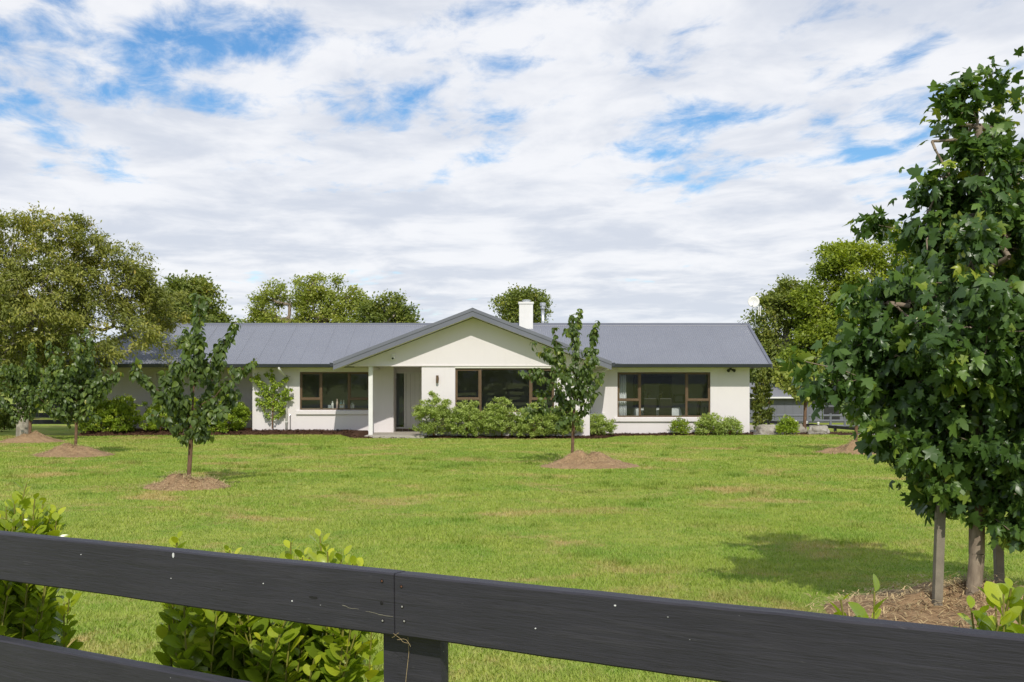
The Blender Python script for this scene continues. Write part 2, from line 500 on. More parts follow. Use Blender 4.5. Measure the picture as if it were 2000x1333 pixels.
# outer sheet: a frame of big quads that reaches the horizon
B = 6000
xa, xb, ya, yb = -40, 40, -4, 66
mb2 = [(-B,-B,-.03),(B,-B,-.03),(B,B,-.03),(-B,B,-.03),(xa,ya,-.03),(xb,ya,-.03),(xb,yb,-.03),(xa,yb,-.03)]
mb.add(mb2, [(0,1,5,4),(1,2,6,5),(2,3,7,6),(3,0,4,7)])
lawn = mb.build('lawn', MAT['lawn'], smooth=True)
tag(lawn, kind='structure')

# mulch bed along the house
def bed_edge(x):
    e = 40.05
    if -6.2 < x < 3.9:
        t = min(1, (x + 6.2) / 0.9, (3.9 - x) / 1.0); t = t * t * (3 - 2 * t)
        e = 40.05 - 2.15 * t
    return e + 0.07 * math.sin(x * 1.7) + 0.04 * math.sin(x * 4.1 + 1)
def bed_z(x, y):
    e = bed_edge(x); d = max(0.0, min(1.0, (y - e) / 0.35))
    if -5.1 < x < -2.9 and y > 37.9: return -0.04
    lift = 0.055 + (0.10 if x < -5 else 0.10 * max(0, min(1, (-3 - x) / 2)))
    return lawn_z(x, e) + 0.012 + lift * math.sqrt(d) + 0.02 * mnoise.noise(Vector((x * 3, y * 3, 0.5)))
mb = MB()
xs = np.arange(-15.4, 8.75, 0.15); n = len(xs); K = 10
vv = [(x, bed_edge(x) + (43.2 - bed_edge(x)) * (k / K) ** 2.0, 0) for x in xs for k in range(K + 1)]
vv = [(x, y, bed_z(x, y) if k else lawn_z(x, y) - 0.02) for k, (x, y, _) in ((i % (K + 1), q) for i, q in enumerate(vv))]
ff = [(i*(K+1)+k, (i+1)*(K+1)+k, (i+1)*(K+1)+k+1, i*(K+1)+k+1) for i in range(n-1) for k in range(K)]
bed = mb.add(vv, ff).build('mulch_bed', MAT['bark_mulch'], smooth=True)
tag(bed, kind='structure')
rng = np.random.default_rng(5)
def chips(name, pts, size, mat, seed, thick=0.3):
    """thin irregular bark pieces lying about; one mass"""
    g = np.random.default_rng(seed); N = len(pts)
    a = g.uniform(0, 2*np.pi, N); t = g.uniform(-.5, .5, N); s = size * g.uniform(.5, 1.5, N); w = s * g.uniform(.25, .55, N)
    d = np.stack([np.cos(a), np.sin(a), t], 1); e = np.stack([-np.sin(a), np.cos(a), g.uniform(-.5, .5, N)], 1)
    p = np.asarray(pts)
    V = np.stack([p - d*s[:,None]*.5, p + e*w[:,None]*.5, p + d*s[:,None]*.5, p - e*w[:,None]*.5], 1).reshape(-1, 3)
    b = np.arange(N)[:,None]*4
    T = np.concatenate([b + np.array([[0,3,2]]), b + np.array([[0,2,1]])])
    o = link(name, np_mesh(name, V, T, mat)); tag(o, kind='stuff'); return o
pts = []
while len(pts) < 9000:
    x = rng.uniform(-15.3, 8.7); e = bed_edge(x); y = e - 0.05 + abs(rng.normal(0, 0.6))
    if y > 43: continue
    if -5.4 < x < -3.1 and y > 38.0: continue
    pts.append((x, y, bed_z(x, y) + rng.uniform(0.0, 0.03)))
bc = chips('bark_chips', pts, 0.075, MAT['bark_mulch'], 6)
tag(bc, 'dark brown bark chips covering the bed along the house', 'bark chips')

# porch slab, path and drive at the right
sl = MB().box(-4.98, -2.95, 37.98, DP, -0.05, 0.085).build('porch_slab', MAT['concrete'], bevel=0.012); tag(sl, kind='structure')
pa = MB().add([(8.62, 40.1, .012), (10.2, 40.35, .012), (10.6, 52, .012), (8.62, 52, .012)], [(0,1,2,3)]).build('path', MAT['concrete']); tag(pa, kind='structure')
dv = MB().add([(11.6, 40.2, .010), (40, 39.0, .010), (40, 40.8, .010), (11.6, 41.6, .010)], [(0,1,2,3)]).build('driveway', MAT['gravel']); tag(dv, kind='structure')
rd = MB().add([(-400, -14, .0), (400, -14, .0), (400, -4.2, .0), (-400, -4.2, .0)], [(0,1,2,3)]).build('unseen_dark_strip', MAT['dark_strip']); tag(rd, kind='structure')  # unseen strip added behind the camera to darken and grey the window reflections
# hills behind the photographer: the windows mirror their outline
def hills(name, dist, hmin, hmax, seed, col):
    mb = MB(); k = 240
    m = plain_mat('hill_' + name, col, 0.95, 0.25, 0.004)
    vs, fs = [], []
    for i in range(k):
        x = (i / (k - 1) - .5) * dist * 3.2
        y = -dist + 0.18 * abs(x) 
        h = hmin + (hmax - hmin) * max(0, 0.5 + 0.75 * mnoise.noise(Vector((x / dist * 3.1 + seed, 0, 0))) + 0.22 * mnoise.noise(Vector((x / dist * 11 + seed, 3, 0))))
        for q in range(5):
            t = q / 4
            vs.append((x, y - t * dist * 0.5, -2 + (h + 2) * math.sin(t * math.pi / 2)))
    for i in range(k - 1):
        for q in range(4):
            fs.append((i*5+q, (i+1)*5+q, (i+1)*5+q+1, i*5+q+1))
    o = mb.add(vs, fs).build(name, m, smooth=True); tag(o, kind='structure'); return o
hills('hills', 1800, 12, 52, 2.6, (0.035, 0.05, 0.055))  # bluish tint of distance haze is put into the colour

# ------------------------------------------------------------------ house
house = empty('house', (0, 0, 0))
tag(house, 'long low cream bungalow with grey corrugated roof and front gable', 'house')
EY, EZ = 39.9, 2.541          # eave line
RY, RZ_ = 43.72, 4.135        # ridge line
SL = (RZ_ - EZ) / (RY - EY)
XR, XL, XLR = 9.17, -15.8, -14.2
GB = GP - 0.72                 # barge plane of the front gable
GX0, GX1, GXA, GZA, GSL = -5.998, 3.34, -1.325, 4.355, 0.385
def gz(x): return GZA - GSL * abs(x - GXA)
part = lambda mb, name, mat, par=house, **k: mb.build(name, MAT[mat] if isinstance(mat, str) else mat, par, **k)
WT = 0.2
def wall_with_hole(mb, x0, x1, z0, z1, y, holes, t=WT):
    """wall slab facing -Y with rectangular openings, built from butted boxes"""
    holes = sorted(holes)
    cx = x0
    for (a, b, c, d) in holes:
        if a > cx: mb.box(cx, a, y, y + t, z0, z1)
        if c > z0: mb.box(a, b, y, y + t, z0, c)
        if d < z1: mb.box(a, b, y, y + t, d, z1)
        cx = b
    if cx < x1: mb.box(cx, x1, y, y + t, z0, z1)
    return mb
SOF = 2.43
# openings (photograph pixels -> metres on their wall)
def opening(px0, px1, py0, py1, Y):
    return (PX(px0, Y), PX(px1, Y), PZ(py1, Y), PZ(py0, Y))
H_R = opening(1206, 1387.5, 727.5, 815, WALL)
H_L = opening(585.5, 722, 727, 801, WALL)
H_G = opening(889, 1082.5, 720, 806, GP)
XWR = PX(1464, WALL); XWL = PX(493, WALL); XDL = PX(767, WALL)
XG0, XG1 = PX(823.5, GP), PX(1152, GP)
part(wall_with_hole(MB(), XG1, XWR, -0.1, SOF + .05, WALL, [H_R]), 'wall', 'wall')
part(wall_with_hole(MB(), XWL, XDL, -0.1, SOF + .05, WALL, [H_L]), 'wall', 'wall')
part(MB().box(XDL, XDL + 0.03, WALL + 0.003, DP, 0.0, SOF + .04), 'wall', 'wall')          # return into the porch
part(MB().box(XWR - WT, XWR - .003, WALL + WT, BACK, -0.1, SOF + .05), 'wall', 'wall')
part(MB().box(XWR - WT - 0.01, -15.2, BACK - WT, BACK, -0.1, SOF + .05), 'wall', 'wall')
part(MB().box(XWL, XWL + WT, WALL + WT, RP + WT, -0.1, SOF + .05), 'wall', 'wall')
# gable box below the cladding
part(wall_with_hole(MB(), XG0, XG1, -0.1, 2.452, GP + 0.02, [H_G]), 'wall', 'wall')
part(MB().box(XG1 - WT, XG1 - .003, GP + 0.02 + WT, WALL + WT, -0.1, 2.452), 'wall', 'wall')
part(MB().box(XG0 + .003, XG0 + WT, GP + 0.02 + WT, DP + .3, -0.1, 2.452), 'wall', 'wall')
# door wall
DX0 = PX(769, DP)
part(wall_with_hole(MB(), XDL + .03, XG0 + 0.05, 0.0, SOF + .04, DP, [(DX0, XG0, 0.178, PZ(727, DP))], 0.15), 'wall', 'wall')
# recessed left wall with a pale panel door and a small window
xp0, xp1 = PX(306, RP), PX(351, RP)
xw0, xw1 = PX(201.5, RP), PX(214, RP)
part(wall_with_hole(MB(), -15.2, XWL, -0.1, SOF + .05, RP, [(xw0, xw1, PZ(748, RP), PZ(726, RP)), (xp0, xp1, 0.1, PZ(726, RP))]), 'wall', 'wall')
part(MB().box(-15.2, -15.0, RP + WT, BACK - WT, -0.1, SOF + .05), 'wall', 'wall')
part(MB().box(-15.2, XWL - .01, RP - 0.06, RP - .003, -0.1, PZ(822, RP)), 'plinth', 'wall')
# triangular gable cladding
zb = 2.455
hb = (GZA - 0.27 - zb) / GSL
part(MB().prism([(GXA - hb, GP - .012, zb), (GXA + hb, GP - .012, zb), (GXA, GP - .012, GZA - 0.27)], (0, 0.12, 0)), 'gable_cladding', 'wall')
part(MB().box(GXA - hb, GXA + hb - .1, GP - .03, GP - .012, zb - .02, zb + .022), 'gable_trim', 'wall')
# soffits
part(MB().box(XL + .15, GX0 + .35, EY + .02, RP, SOF - .012, SOF), 'soffit', 'soffit')
part(MB().box(GX1 - .25, XR - .05, EY + .02, WALL + .05, SOF - .012, SOF), 'soffit', 'soffit')
part(MB().box(GX0 + .36, XG0 + .02, GP + .11, DP + .02, SOF + .01, SOF + .02), 'porch_ceiling', 'soffit')
part(MB().box(XG1 + .005, GX1 - .03, GB + .05, WALL, SOF + .002, SOF + .014), 'soffit', 'soffit')
for sgn in (-1, 1):   # raking soffit of the gable overhang
    x0, x1 = GXA, (GX0 + .05 if sgn < 0 else GX1 - .05)
    part(MB().prism([(x0, GB + .03, gz(x0) - .245), (x1, GB + .03, gz(x1) - .245), (x1, GB + .03, gz(x1) - .235), (x0, GB + .03, gz(x0) - .235)], (0, .77, 0)), 'soffit', 'soffit')
part(MB().box(GX0 + .08, GXA - hb + .01, GB + .04, GP + .4, zb - .02, zb - .005), 'soffit', 'soffit')
# porch post and beam
pxx = PX(724.3, 38.62)
part(MB().box(pxx - .072, pxx + .072, 38.55, 38.694, 0.085, zb - .021), 'post', 'white', bevel=.004)
part(MB().box(pxx - .055, pxx + .055, 38.70, WALL - .01, 2.31, 2.40), 'beam', 'soffit')

# ---- roof of corrugated sheets
roof = part(MB().box(XLR + .3, XR - .25, RY - .05, RY + .05, RZ_ - .3, RZ_ - .08), 'roof', 'barge')
def sheet_mesh(name, width, p0, p1, across, nrm, pitch=0.0762, amp=0.0085, ns=6):
    """corrugated strip from eave p0 to ridge p1, running 'across' for width"""
    p0, p1, across, nrm = map(Vector, (p0, p1, across, nrm))
    n = int(round(width / pitch * ns)); vs, fs = [], []
    for i in range(n + 1):
        t = i * pitch / ns
        h = amp * math.cos(2 * math.pi * t / pitch) + (0.006 if i > n - ns // 2 - 1 else 0.0)
        vs += [p0 + across * t + nrm * h, p1 + across * t + nrm * h]
    for i in range(n):
        fs.append((2*i, 2*i+2, 2*i+3, 2*i+1))
    return MB().add(vs, fs).mesh(name, MAT['roof'], smooth=True, fix=False)
COVER = 0.762
n_front = Vector((0, -SL, 1)).normalized()
full = sheet_mesh('roof_sheet', COVER + .0762, (0, EY - .05, EZ - .05*SL), (0, RY, RZ_), (1, 0, 0), n_front)
fullb = sheet_mesh('roof_sheet', COVER + .0762, (0, 2*RY - EY + .05, EZ - .05*SL), (0, RY, RZ_), (1, 0, 0), Vector((0, SL, 1)).normalized())
x = XR - .03 - COVER
jr = random.Random(3)
while x > XLR - 2.4:
    lo = x if abs(x - GXA) > abs(x + COVER - GXA) else x + COVER
    hi_ = x + COVER if lo == x else x
    vy = EY + (gz(lo) - EZ) / SL
    if x + COVER < XL - 0.0: break
    # sheets under the front gable start at the valley
    ystart = EY - .05
    inner = (x + COVER > GX0 + .25 and x < GX1 - .12)
    if inner: ystart = max(EY + .02, vy - .12)
    if x < XLR:      # hip: the sheet is cut by the hip line
        yc = EY - .05
        tt = (x + COVER * .5 - XL) / (XLR - XL)
        ytop = EY + (RY - EY) * max(0.04, min(1, tt))
        me = sheet_mesh('roof_sheet', COVER, (0, yc, EZ - .05*SL), (0, ytop, EZ + (ytop - EY) * SL), (1, 0, 0), n_front)
    elif inner:
        if ystart > RY - .3: x -= COVER; continue
        me = sheet_mesh('roof_sheet', COVER + .0762, (0, ystart, EZ + (ystart - EY) * SL), (0, RY, RZ_), (1, 0, 0), n_front)
    else:
        me = full
    o = link('roof_sheet', me, roof); o.location = (x, 0, jr.uniform(0, .003))
    if x >= XLR:
        o = link('roof_sheet', fullb, roof); o.location = (x, 0, 0)
    x -= COVER
# steep hip end at the left, with hip capping
hipn = Vector((-1, 0, (XLR - XL) / (RZ_ - EZ))).normalized()
part(MB().prism([(XL, EY, EZ), (XLR, RY, RZ_), (XL, 2*RY - EY, EZ)], (0.03, 0, -.02)), 'hip_end', 'roof', roof)
part(MB().tube([(XL - .02, EY - .05, EZ + .01), (XLR, RY, RZ_ + .02)], .055, 8), 'hip_cap', 'barge', roof)
# front gable roof
for sgn in (-1, 1):
    xe = GX0 if sgn < 0 else GX1
    nr = Vector((sgn * GSL, 0, 1)).normalized()
    gsm = sheet_mesh('roof_sheet', COVER + .0762, (xe, 0, gz(xe) - .012), (GXA, 0, GZA - .012), (0, 1, 0), nr)
    y = GB + .03
    while y < 48.6:
        o = link('roof_sheet', gsm, roof); o.location = (0, y, 0); y += COVER
    # barge board (two steps) and its capping
    a, b = Vector((GXA, GB, GZA)), Vector((xe, GB, gz(xe)))
    part(MB().prism([a + Vector((0,0,-.075)), b + Vector((0,0,-.075)), b + Vector((0,0,-.255)), a + Vector((0,0,-.255))], (0, .028, 0)), 'barge_board', 'barge', roof)
    part(MB().prism([a + Vector((0,-.022,.028)), b + Vector((0,-.022,.028)), b + Vector((0,-.022,-.082)), a + Vector((0,-.022,-.082))], (0, .16, 0)), 'barge_cap', 'barge', roof)
# caps
part(MB().prism([(GXA - .15, 0, GZA - .03), (GXA, 0, GZA + .035), (GXA + .15, 0, GZA - .03), (GXA, 0, GZA + .02)], (0, 48.6 - GB + .02, 0)), 'ridge_cap', 'barge', roof, loc=(0, GB - .03, 0))
capm = MB()
xx = XLR - .05
k = int((XR - XLR) / .0381)
vs, fs = [], []
for i in range(k + 1):
    X = XLR + i * .0381; zz = -.006 if i % 2 else 0.0
    vs += [(X, RY - .17, RZ_ - .17 * SL + .004 + zz), (X, RY - .155, RZ_ - .155 * SL + .026), (X, RY - .03, RZ_ + .030), (X, RY, RZ_ + .055), (X, RY + .03, RZ_ + .03), (X, RY + .17, RZ_ - .17*SL + .016)]
for i in range(k):
    for q in range(5):
        fs.append((i*6+q, (i+1)*6+q, (i+1)*6+q+1, i*6+q+1))
part(capm.add(vs, fs), 'ridge_cap', 'barge', roof)
# right verge capping of the main roof
a, b = Vector((XR - .06, EY - .06, EZ - .03)), Vector((XR - .06, RY, RZ_))
part(MB().prism([a + Vector((0,0,.035)), a + Vector((.10,0,.035)), a + Vector((.10,0,-.14)), a + Vector((.08,0,-.14)), a + Vector((.08,0,.02)), a + Vector((0,0,.02))], b - a), 'verge_cap', 'barge', roof)
b2 = Vector((XR - .06, 2*RY - EY + .06, EZ - .03))
part(MB().prism([b + Vector((0,0,.035)), b + Vector((.10,0,.035)), b + Vector((.10,0,-.14)), b + Vector((.08,0,-.14)), b + Vector((.08,0,.02)), b + Vector((0,0,.02))], b2 - b), 'verge_cap', 'barge', roof)
part(MB().prism([(XR - .1, EY + .1, EZ - .12), (XR - .1, 2*RY - EY - .1, EZ - .12), (XR - .1, RY, RZ_ - .12)], (.03, 0, 0)), 'gable_end', 'wall')
# gutters: a profile extruded along the eave
def gutter(x0, x1, name='gutter'):
    prof = [(EY - .05, EZ - .02), (EY - .165, EZ - .005), (EY - .175, EZ - .02), (EY - .16, EZ - .055), (EY - .15, EZ - .115), (EY - .05, EZ - .115)]
    g = part(MB().prism([(x0, y, z) for y, z in prof], (x1 - x0, 0, 0)), name, 'gutter')
    part(MB().box(x0, x1, EY - .049, EY + .0, EZ - .13, EZ - .03), 'fascia', 'gutter', g)
    x = x0 + .6
    while x < x1 - .2:
        part(MB().box(x, x + .018, EY - .178, EY - .05, EZ - .004, EZ + .002), 'gutter_bracket', 'steel', g); x += .92
    return g
gutter(XL, GX0 + .42)
gutter(GX1 + .02, XR + .0)
# gable side gutters (run back along Y) seen end-on
for xe, sgn in ((GX0, -1), (GX1, 1)):
    z = gz(xe)
    part(MB().prism([(xe, GB + .02, z - .02), (xe + sgn*.12, GB + .02, z - .01), (xe + sgn*.125, GB + .02, z - .04), (xe + sgn*.10, GB + .02, z - .125), (xe, GB + .02, z - .125)], (0, EY - GB + .4, 0)), 'gutter', 'gutter')
# downpipes
def downpipe(pts, r, label=None):
    o = part(MB().tube(pts, r, 10), 'downpipe', 'white', smooth=True); return o
xd = PX(559.5, WALL - .06); xo = PX(546, EY)
downpipe([(xo, EY - .1, EZ - .10), (xo, EY - .1, EZ - .17), (xo + .03, EY + .0, EZ - .23), (xd - .03, WALL - .09, 2.10), (xd, WALL - .06, 2.02), (xd, WALL - .06, 0.12)], .042)
for zz in (0.45, 1.6): part(MB().box(xd - .05, xd + .05, WALL - .10, WALL - .001, zz, zz + .03), 'pipe_clip', 'white')
part(MB().tube([(xd + .13, WALL - .03, 0.1), (xd + .13, WALL - .03, .72)], .014, 6), 'garden_tap_pipe', 'black')
part(MB().tube([(xd + .13, WALL - .03, .72), (xd + .13, WALL - .10, .74), (xd + .13, WALL - .11, .70)], .012, 6), 'garden_tap', 'steel')
xd2 = XG1 + .09
downpipe([(GX1 + .05, EY - .25, EZ - .12), (GX1 + .03, EY - .2, EZ - .19), (GX1 - .12, EY + .1, EZ - .235), (xd2 + .05, WALL - .35, 2.24), (xd2, WALL - .2, 2.18), (xd2, WALL - .14, 2.08), (xd2, WALL - .14, 0.1)], .046)
part(MB().tube([(xd2 + .11, WALL - .06, 0.1), (xd2 + .11, WALL - .06, 2.3)], .03, 8), 'downpipe', 'white')

# ---- windows
def window(name, hole, Y, mull, trans, sill=True, label=None):
    """bronze aluminium window: frame, mullions, transoms in the side lights, panes, sill"""
    x0, x1, z0, z1 = hole
    w = empty('window', (0, 0, 0)); w.parent = house
    if label: w['label'] = label
    fy0, fy1, t = Y + .045, Y + .12, .05
    MB().box(x0, x1, fy0, fy1, z1 - t, z1).build('frame_head', MAT['bronze'], w, bevel=.004)
    MB().box(x0, x1, fy0, fy1, z0, z0 + t).build('frame_sill', MAT['bronze'], w, bevel=.004)
    for a in (x0, x1 - t): MB().box(a, a + t, fy0 + .002, fy1 - .002, z0 + t, z1 - t).build('frame_jamb', MAT['bronze'], w, bevel=.004)
    edges = [x0 + t] + [c for m in mull for c in (m - .04, m + .04)] + [x1 - t]
    for m in mull: MB().box(m - .04, m + .04, fy0 - .012, fy1, z0 + t, z1 - t).build('mullion', MAT['bronze'], w, bevel=.004)
    for i in range(0, len(edges), 2):
        a, b = edges[i], edges[i + 1]
        bays = [(z0 + t, z1 - t)]
        if i in (0, len(edges) - 2):
            MB().box(a, b, fy0 - .010, fy1, trans - .035, trans + .035).build('transom', MAT['bronze'], w, bevel=.004)
            bays = [(z0 + t, trans - .035), (trans + .035, z1 - t)]
        for j, (c, d) in enumerate(bays):
            if i in (0, len(edges) - 2) and j == len(bays) - 1:   # opening sash has a frame of its own
                s = .028
                m = MB().box(a, b, fy0 + .01, fy1 - .01, d - s, d).box(a, b, fy0 + .01, fy1 - .01, c, c + s).box(a, a + s, fy0 + .01, fy1 - .01, c + s, d - s).box(b - s, b, fy0 + .01, fy1 - .01, c + s, d - s)
                m.build('sash', MAT['bronze'], w)
                a2, b2, c2, d2 = a + s, b - s, c + s, d - s
            else: a2, b2, c2, d2 = a, b, c, d
            yy = fy0 + .03
            MB().add([(a2, yy, c2), (b2, yy, c2), (b2, yy, d2), (a2, yy, d2)], [(0, 1, 2, 3)]).build('pane', MAT['glass'], w)
    if sill:
        MB().prism([(x0 - .12, Y - .075, z0 - .16), (x0 - .12, Y - .075, z0 - .035), (x0 - .12, Y + .045, z0 - .004), (x0 - .12, Y + .045, z0 - .16)], (x1 - x0 + .24, 0, 0)).build('sill', MAT['wall'], w, bevel=.005)
    return w
window('window', H_R, WALL, [PX(1250, WALL), PX(1341, WALL)], PZ(782, WALL), label='wide dining room window in the right wing')
window('window', H_L, WALL, [PX(627, WALL), PX(681, WALL)], PZ(780, WALL), label='bathroom window left of the porch with toiletries inside')
window('window', H_G, GP + .02, [PX(938, GP), PX(1036, GP)], PZ(780, GP), label='dark window under the gable behind shrubs')
# header boards over the windows
for (h, Y) in ((H_R, WALL), (H_L, WALL)):
    part(MB().box(h[0], h[1] + .03, Y - .016, Y - .003, h[3] + .012, SOF - .013), 'window_header', 'soffit')
part(MB().box(H_G[0], H_G[1], GP - .002, GP + .018, H_G[3] + .012, 2.43), 'window_header', 'soffit')
# small left opening; a white panel stands in for bright sky seen through
w = empty('window'); w.parent = house
MB().box(xw0, xw1, RP + .12, RP + .14, PZ(748, RP), PZ(726, RP)).build('sky_panel', MAT['linen'], w)
MB().box(xw0 - .05, xw0, RP - .02, RP + .1, PZ(749, RP), PZ(725, RP)).build('frame_jamb', MAT['white'], w)
# pale panel door in the recess
part(MB().box(xp0, xp1, RP + .05, RP + .10, 0.1, PZ(726, RP)), 'side_door', 'door')
# ---- front door with side light
d = empty('front_door'); d.parent = house
zt, z0 = PZ(727, DP), 0.178
x0, x1 = DX0, XG0
xs0, xs1 = PX(771.5, DP), PX(789, DP)
MB().box(x0, x1, DP - .01, DP + .08, zt - .05, zt).build('frame', MAT['white'], d)
MB().box(x0, x1, DP - .01, DP + .08, z0, z0 + .06).build('frame', MAT['white'], d)
for a, b in ((x0, x0 + .05), (xs1, xs1 + .07)):
    MB().box(a, b, DP - .008, DP + .078, z0 + .06, zt - .05).build('frame', MAT['white'], d)
MB().add([(x0 + .05, DP + .04, z0 + .06), (xs1, DP + .04, z0 + .06), (xs1, DP + .04, zt - .05), (x0 + .05, DP + .04, zt - .05)], [(0,1,2,3)]).build('pane', MAT['glass'], d)
xa = xs1 + .075; kpl = 6; wpl = (x1 + .5 - xa) / (kpl + 2)
pm = MB().box(0.004, wpl - .004, DP + .03, DP + .06, z0 + .065, zt - .055).mesh('plank', MAT['door'])
for i in range(kpl + 1):
    if xa + (i + 1) * wpl > x1 + .3: break
    o = link('plank', pm, d); o.location = (xa + i * wpl, 0, 0)
MB().box(xa, x1 + .3, DP + .062, DP + .08, z0 + .062, zt - .052).build('door_leaf', MAT['door'], d)
# brick step under the door
for i in range(8):
    part(MB().box(XDL + .035 + i * .23, XDL + .035 + i * .23 + .215, DP - .05, DP - .002, 0.087, 0.172), 'brick', 'brick', bevel=.006)

# ---- chimney and flue (parts of the house)
CY = 43.25
cx0, cx1 = PX(1014, CY), PX(1041, CY)
zc0, zc1 = PZ(645, CY), PZ(594, CY)
ch = part(MB().box(cx0, cx1, CY, CY + .5, zc0 - .5, zc1), 'chimney', 'white', bevel=.008)
part(MB().box(cx0 - .03, cx1 + .03, CY - .03, CY + .53, zc1, PZ(590, CY)), 'chimney_cap', 'white', ch, bevel=.006)
ccx = (cx0 + cx1) / 2
part(MB().lathe([(.15, 0), (.15, .06), (.17, .06), (.17, .085), (.10, .10)], (ccx + .02, CY + .25, PZ(590, CY)), 20), 'cowl', 'steel', ch)
fx = PX(1060.3, 44.2)
fl = part(MB().lathe([(.062, 3.6 - 3.6), (.062, PZ(604, 44.2) - 3.6)], (fx, 44.2, 3.6), 16), 'flue', 'steel', smooth=True)
part(MB().lathe([(.062, 0), (.095, .01), (.095, .07), (.075, .08), (.075, .11), (.115, .12), (.115, .23), (.09, .25)], (fx, 44.2, PZ(604, 44.2)), 18), 'flue_cowl', 'steel', fl)

# ---- rooms behind the glass
part(MB().box(XG1 - WT, XWR - WT, WALL + WT, BACK - WT, 0.02, 0.20), 'interior_floor', 'floor')
part(MB().box(XG0 + .2, XG1 - WT - .01, GP + .25, BACK - WT, 0.02, 0.20), 'interior_floor', 'floor')
part(MB().box(XWL + WT, XDL - .01, WALL + WT, BACK - WT, 0.02, 0.20), 'interior_floor', 'floor')
part(MB().box(XWL + WT, XDL + .02, WALL + WT + .01, BACK - WT, SOF + .01, SOF + .03), 'interior_ceiling', 'interior')
part(MB().box(XG0 + .2, XG1 - WT, GP + .25, BACK - WT, SOF - .01, SOF + .01), 'interior_ceiling', 'interior')
part(MB().box(XG1 - WT + .002, XWR - WT, WALL + WT, BACK - WT, SOF + .01, SOF + .03), 'interior_ceiling', 'interior')
part(MB().box(XWL + WT, XWL + WT + .02, WALL + WT + .01, 44.5, 0.1, SOF), 'interior_wall', 'interior')
part(MB().box(XWL + WT, XDL, 44.5, 44.6, 0.1, SOF), 'interior_wall', 'interior')
part(MB().box(XG1 + .25, XG1 + .3, WALL + WT + .3, BACK - WT - .3, 0.1, SOF), 'interior_wall', 'interior')
part(MB().box(XG1 + .3, XWR - WT - .01, 45.6, 45.65, 0.1, SOF), 'interior_wall', 'interior')
part(MB().box(XG0 + .2, XG1 + .2, 44.2, 44.3, 0.1, SOF), 'interior_wall', 'interior')
# ------------------------------------------------------------------ fixtures on and around the house
# security camera on the gable
sc_ = empty('security_camera', P(768, 699, GP))
tag(sc_, 'small white security camera mounted on the gable cladding', 'security camera')
MB().box(-.062, .062, -.06, -.013, -.05, .13).build('bracket', MAT['white'], sc_, bevel=.008)
MB().tube([(0, -.06, .0), (0, -.17, -.03)], [.066, .064], 16).build('body', MAT['white'], sc_, smooth=False)
MB().tube([(0, -.168, -.03), (0, -.182, -.032)], .036, 14).build('lens', MAT['black'], sc_)
# up-down wall lamp on the pier
wl_ = empty('wall_lamp', P(854.5, 741, GP + .02))
tag(wl_, 'dark brown tubular wall lamp on the white pier', 'wall lamp')
MB().lathe([(.04, -.13), (.045, -.12), (.045, .12), (.04, .13)], (0, -.10, 0), 16).build('shade', MAT['bronze'], wl_, smooth=False)
MB().box(-.03, .05, -.06, 0, -.04, .06).build('back_plate', MAT['bronze'], wl_, bevel=.006)
# twin floodlight under the right eave
fl_ = empty('floodlight', P(1427, 722, WALL - .02))
tag(fl_, 'black twin floodlight fixed under the right eave', 'floodlight')
MB().box(-.04, .04, -.05, .02, 0.0, .05).build('base', MAT['black'], fl_, bevel=.006)
for s in (-1, 1):
    MB().tube([(0, -.04, .0), (s*.06, -.08, -.02)], .014, 8).build('arm', MAT['black'], fl_)
    MB().tube([(s*.05, -.06, -.015), (s*.11, -.15, -.045)], [.035, .06], 12).build('lamp_head', MAT['black'], fl_)
# satellite dish on the roof
dh = empty('satellite_dish', P(1459, 632, 43.6))
tag(dh, 'white round satellite dish on a pole at the right end of the roof ridge', 'satellite dish')
top = P(1472, 600, 43.6) - dh.location
b0 = P(1448, 633, 43.6) - dh.location
MB().tube([b0, top * .7 + b0 * .3, top], .016, 8).build('pole', MAT['steel'], dh)
MB().tube([P(1441, 632, 43.8) - dh.location, b0 * .45 + top * .55], .010, 6).build('strut', MAT['steel'], dh)
prof = []
cdh = P(1472, 589.5, 43.45) - dh.location
mb = MB(); vs, fs = [], []; rr = .215; kk = 28
ax = Vector((-.18, -1, .12)).normalized(); e1 = ax.cross(Vector((0, 0, 1))).normalized(); e2 = ax.cross(e1)
for q, (r, dpt) in enumerate([(.0, .07), (.08, .06), (.15, .035), (rr, 0.0), (rr + .008, .012), (.15, .055), (.0, .09)]):
    for j in range(kk):
        an = 2*math.pi*j/kk
        vs.append(cdh + (e1*math.cos(an) + e2*math.sin(an)) * max(r, .001) - ax*dpt)
for q in range(6):
    for j in range(kk): fs.append((q*kk+j, q*kk+(j+1)%kk, (q+1)*kk+(j+1)%kk, (q+1)*kk+j))
mb.add(vs, fs).build('reflector', MAT['white'], dh, smooth=True)
MB().tube([cdh - e2*0 + Vector((0, 0, -.12)), cdh + ax*.17 + Vector((0, 0, -.05))], .008, 6).build('feed_arm', MAT['steel'], dh)
MB().tube([cdh + ax*.14 + Vector((0, 0, -.03)), cdh + ax*.21 + Vector((0, 0, -.03))], .03, 10).build('feed_horn', MAT['steel'], dh)
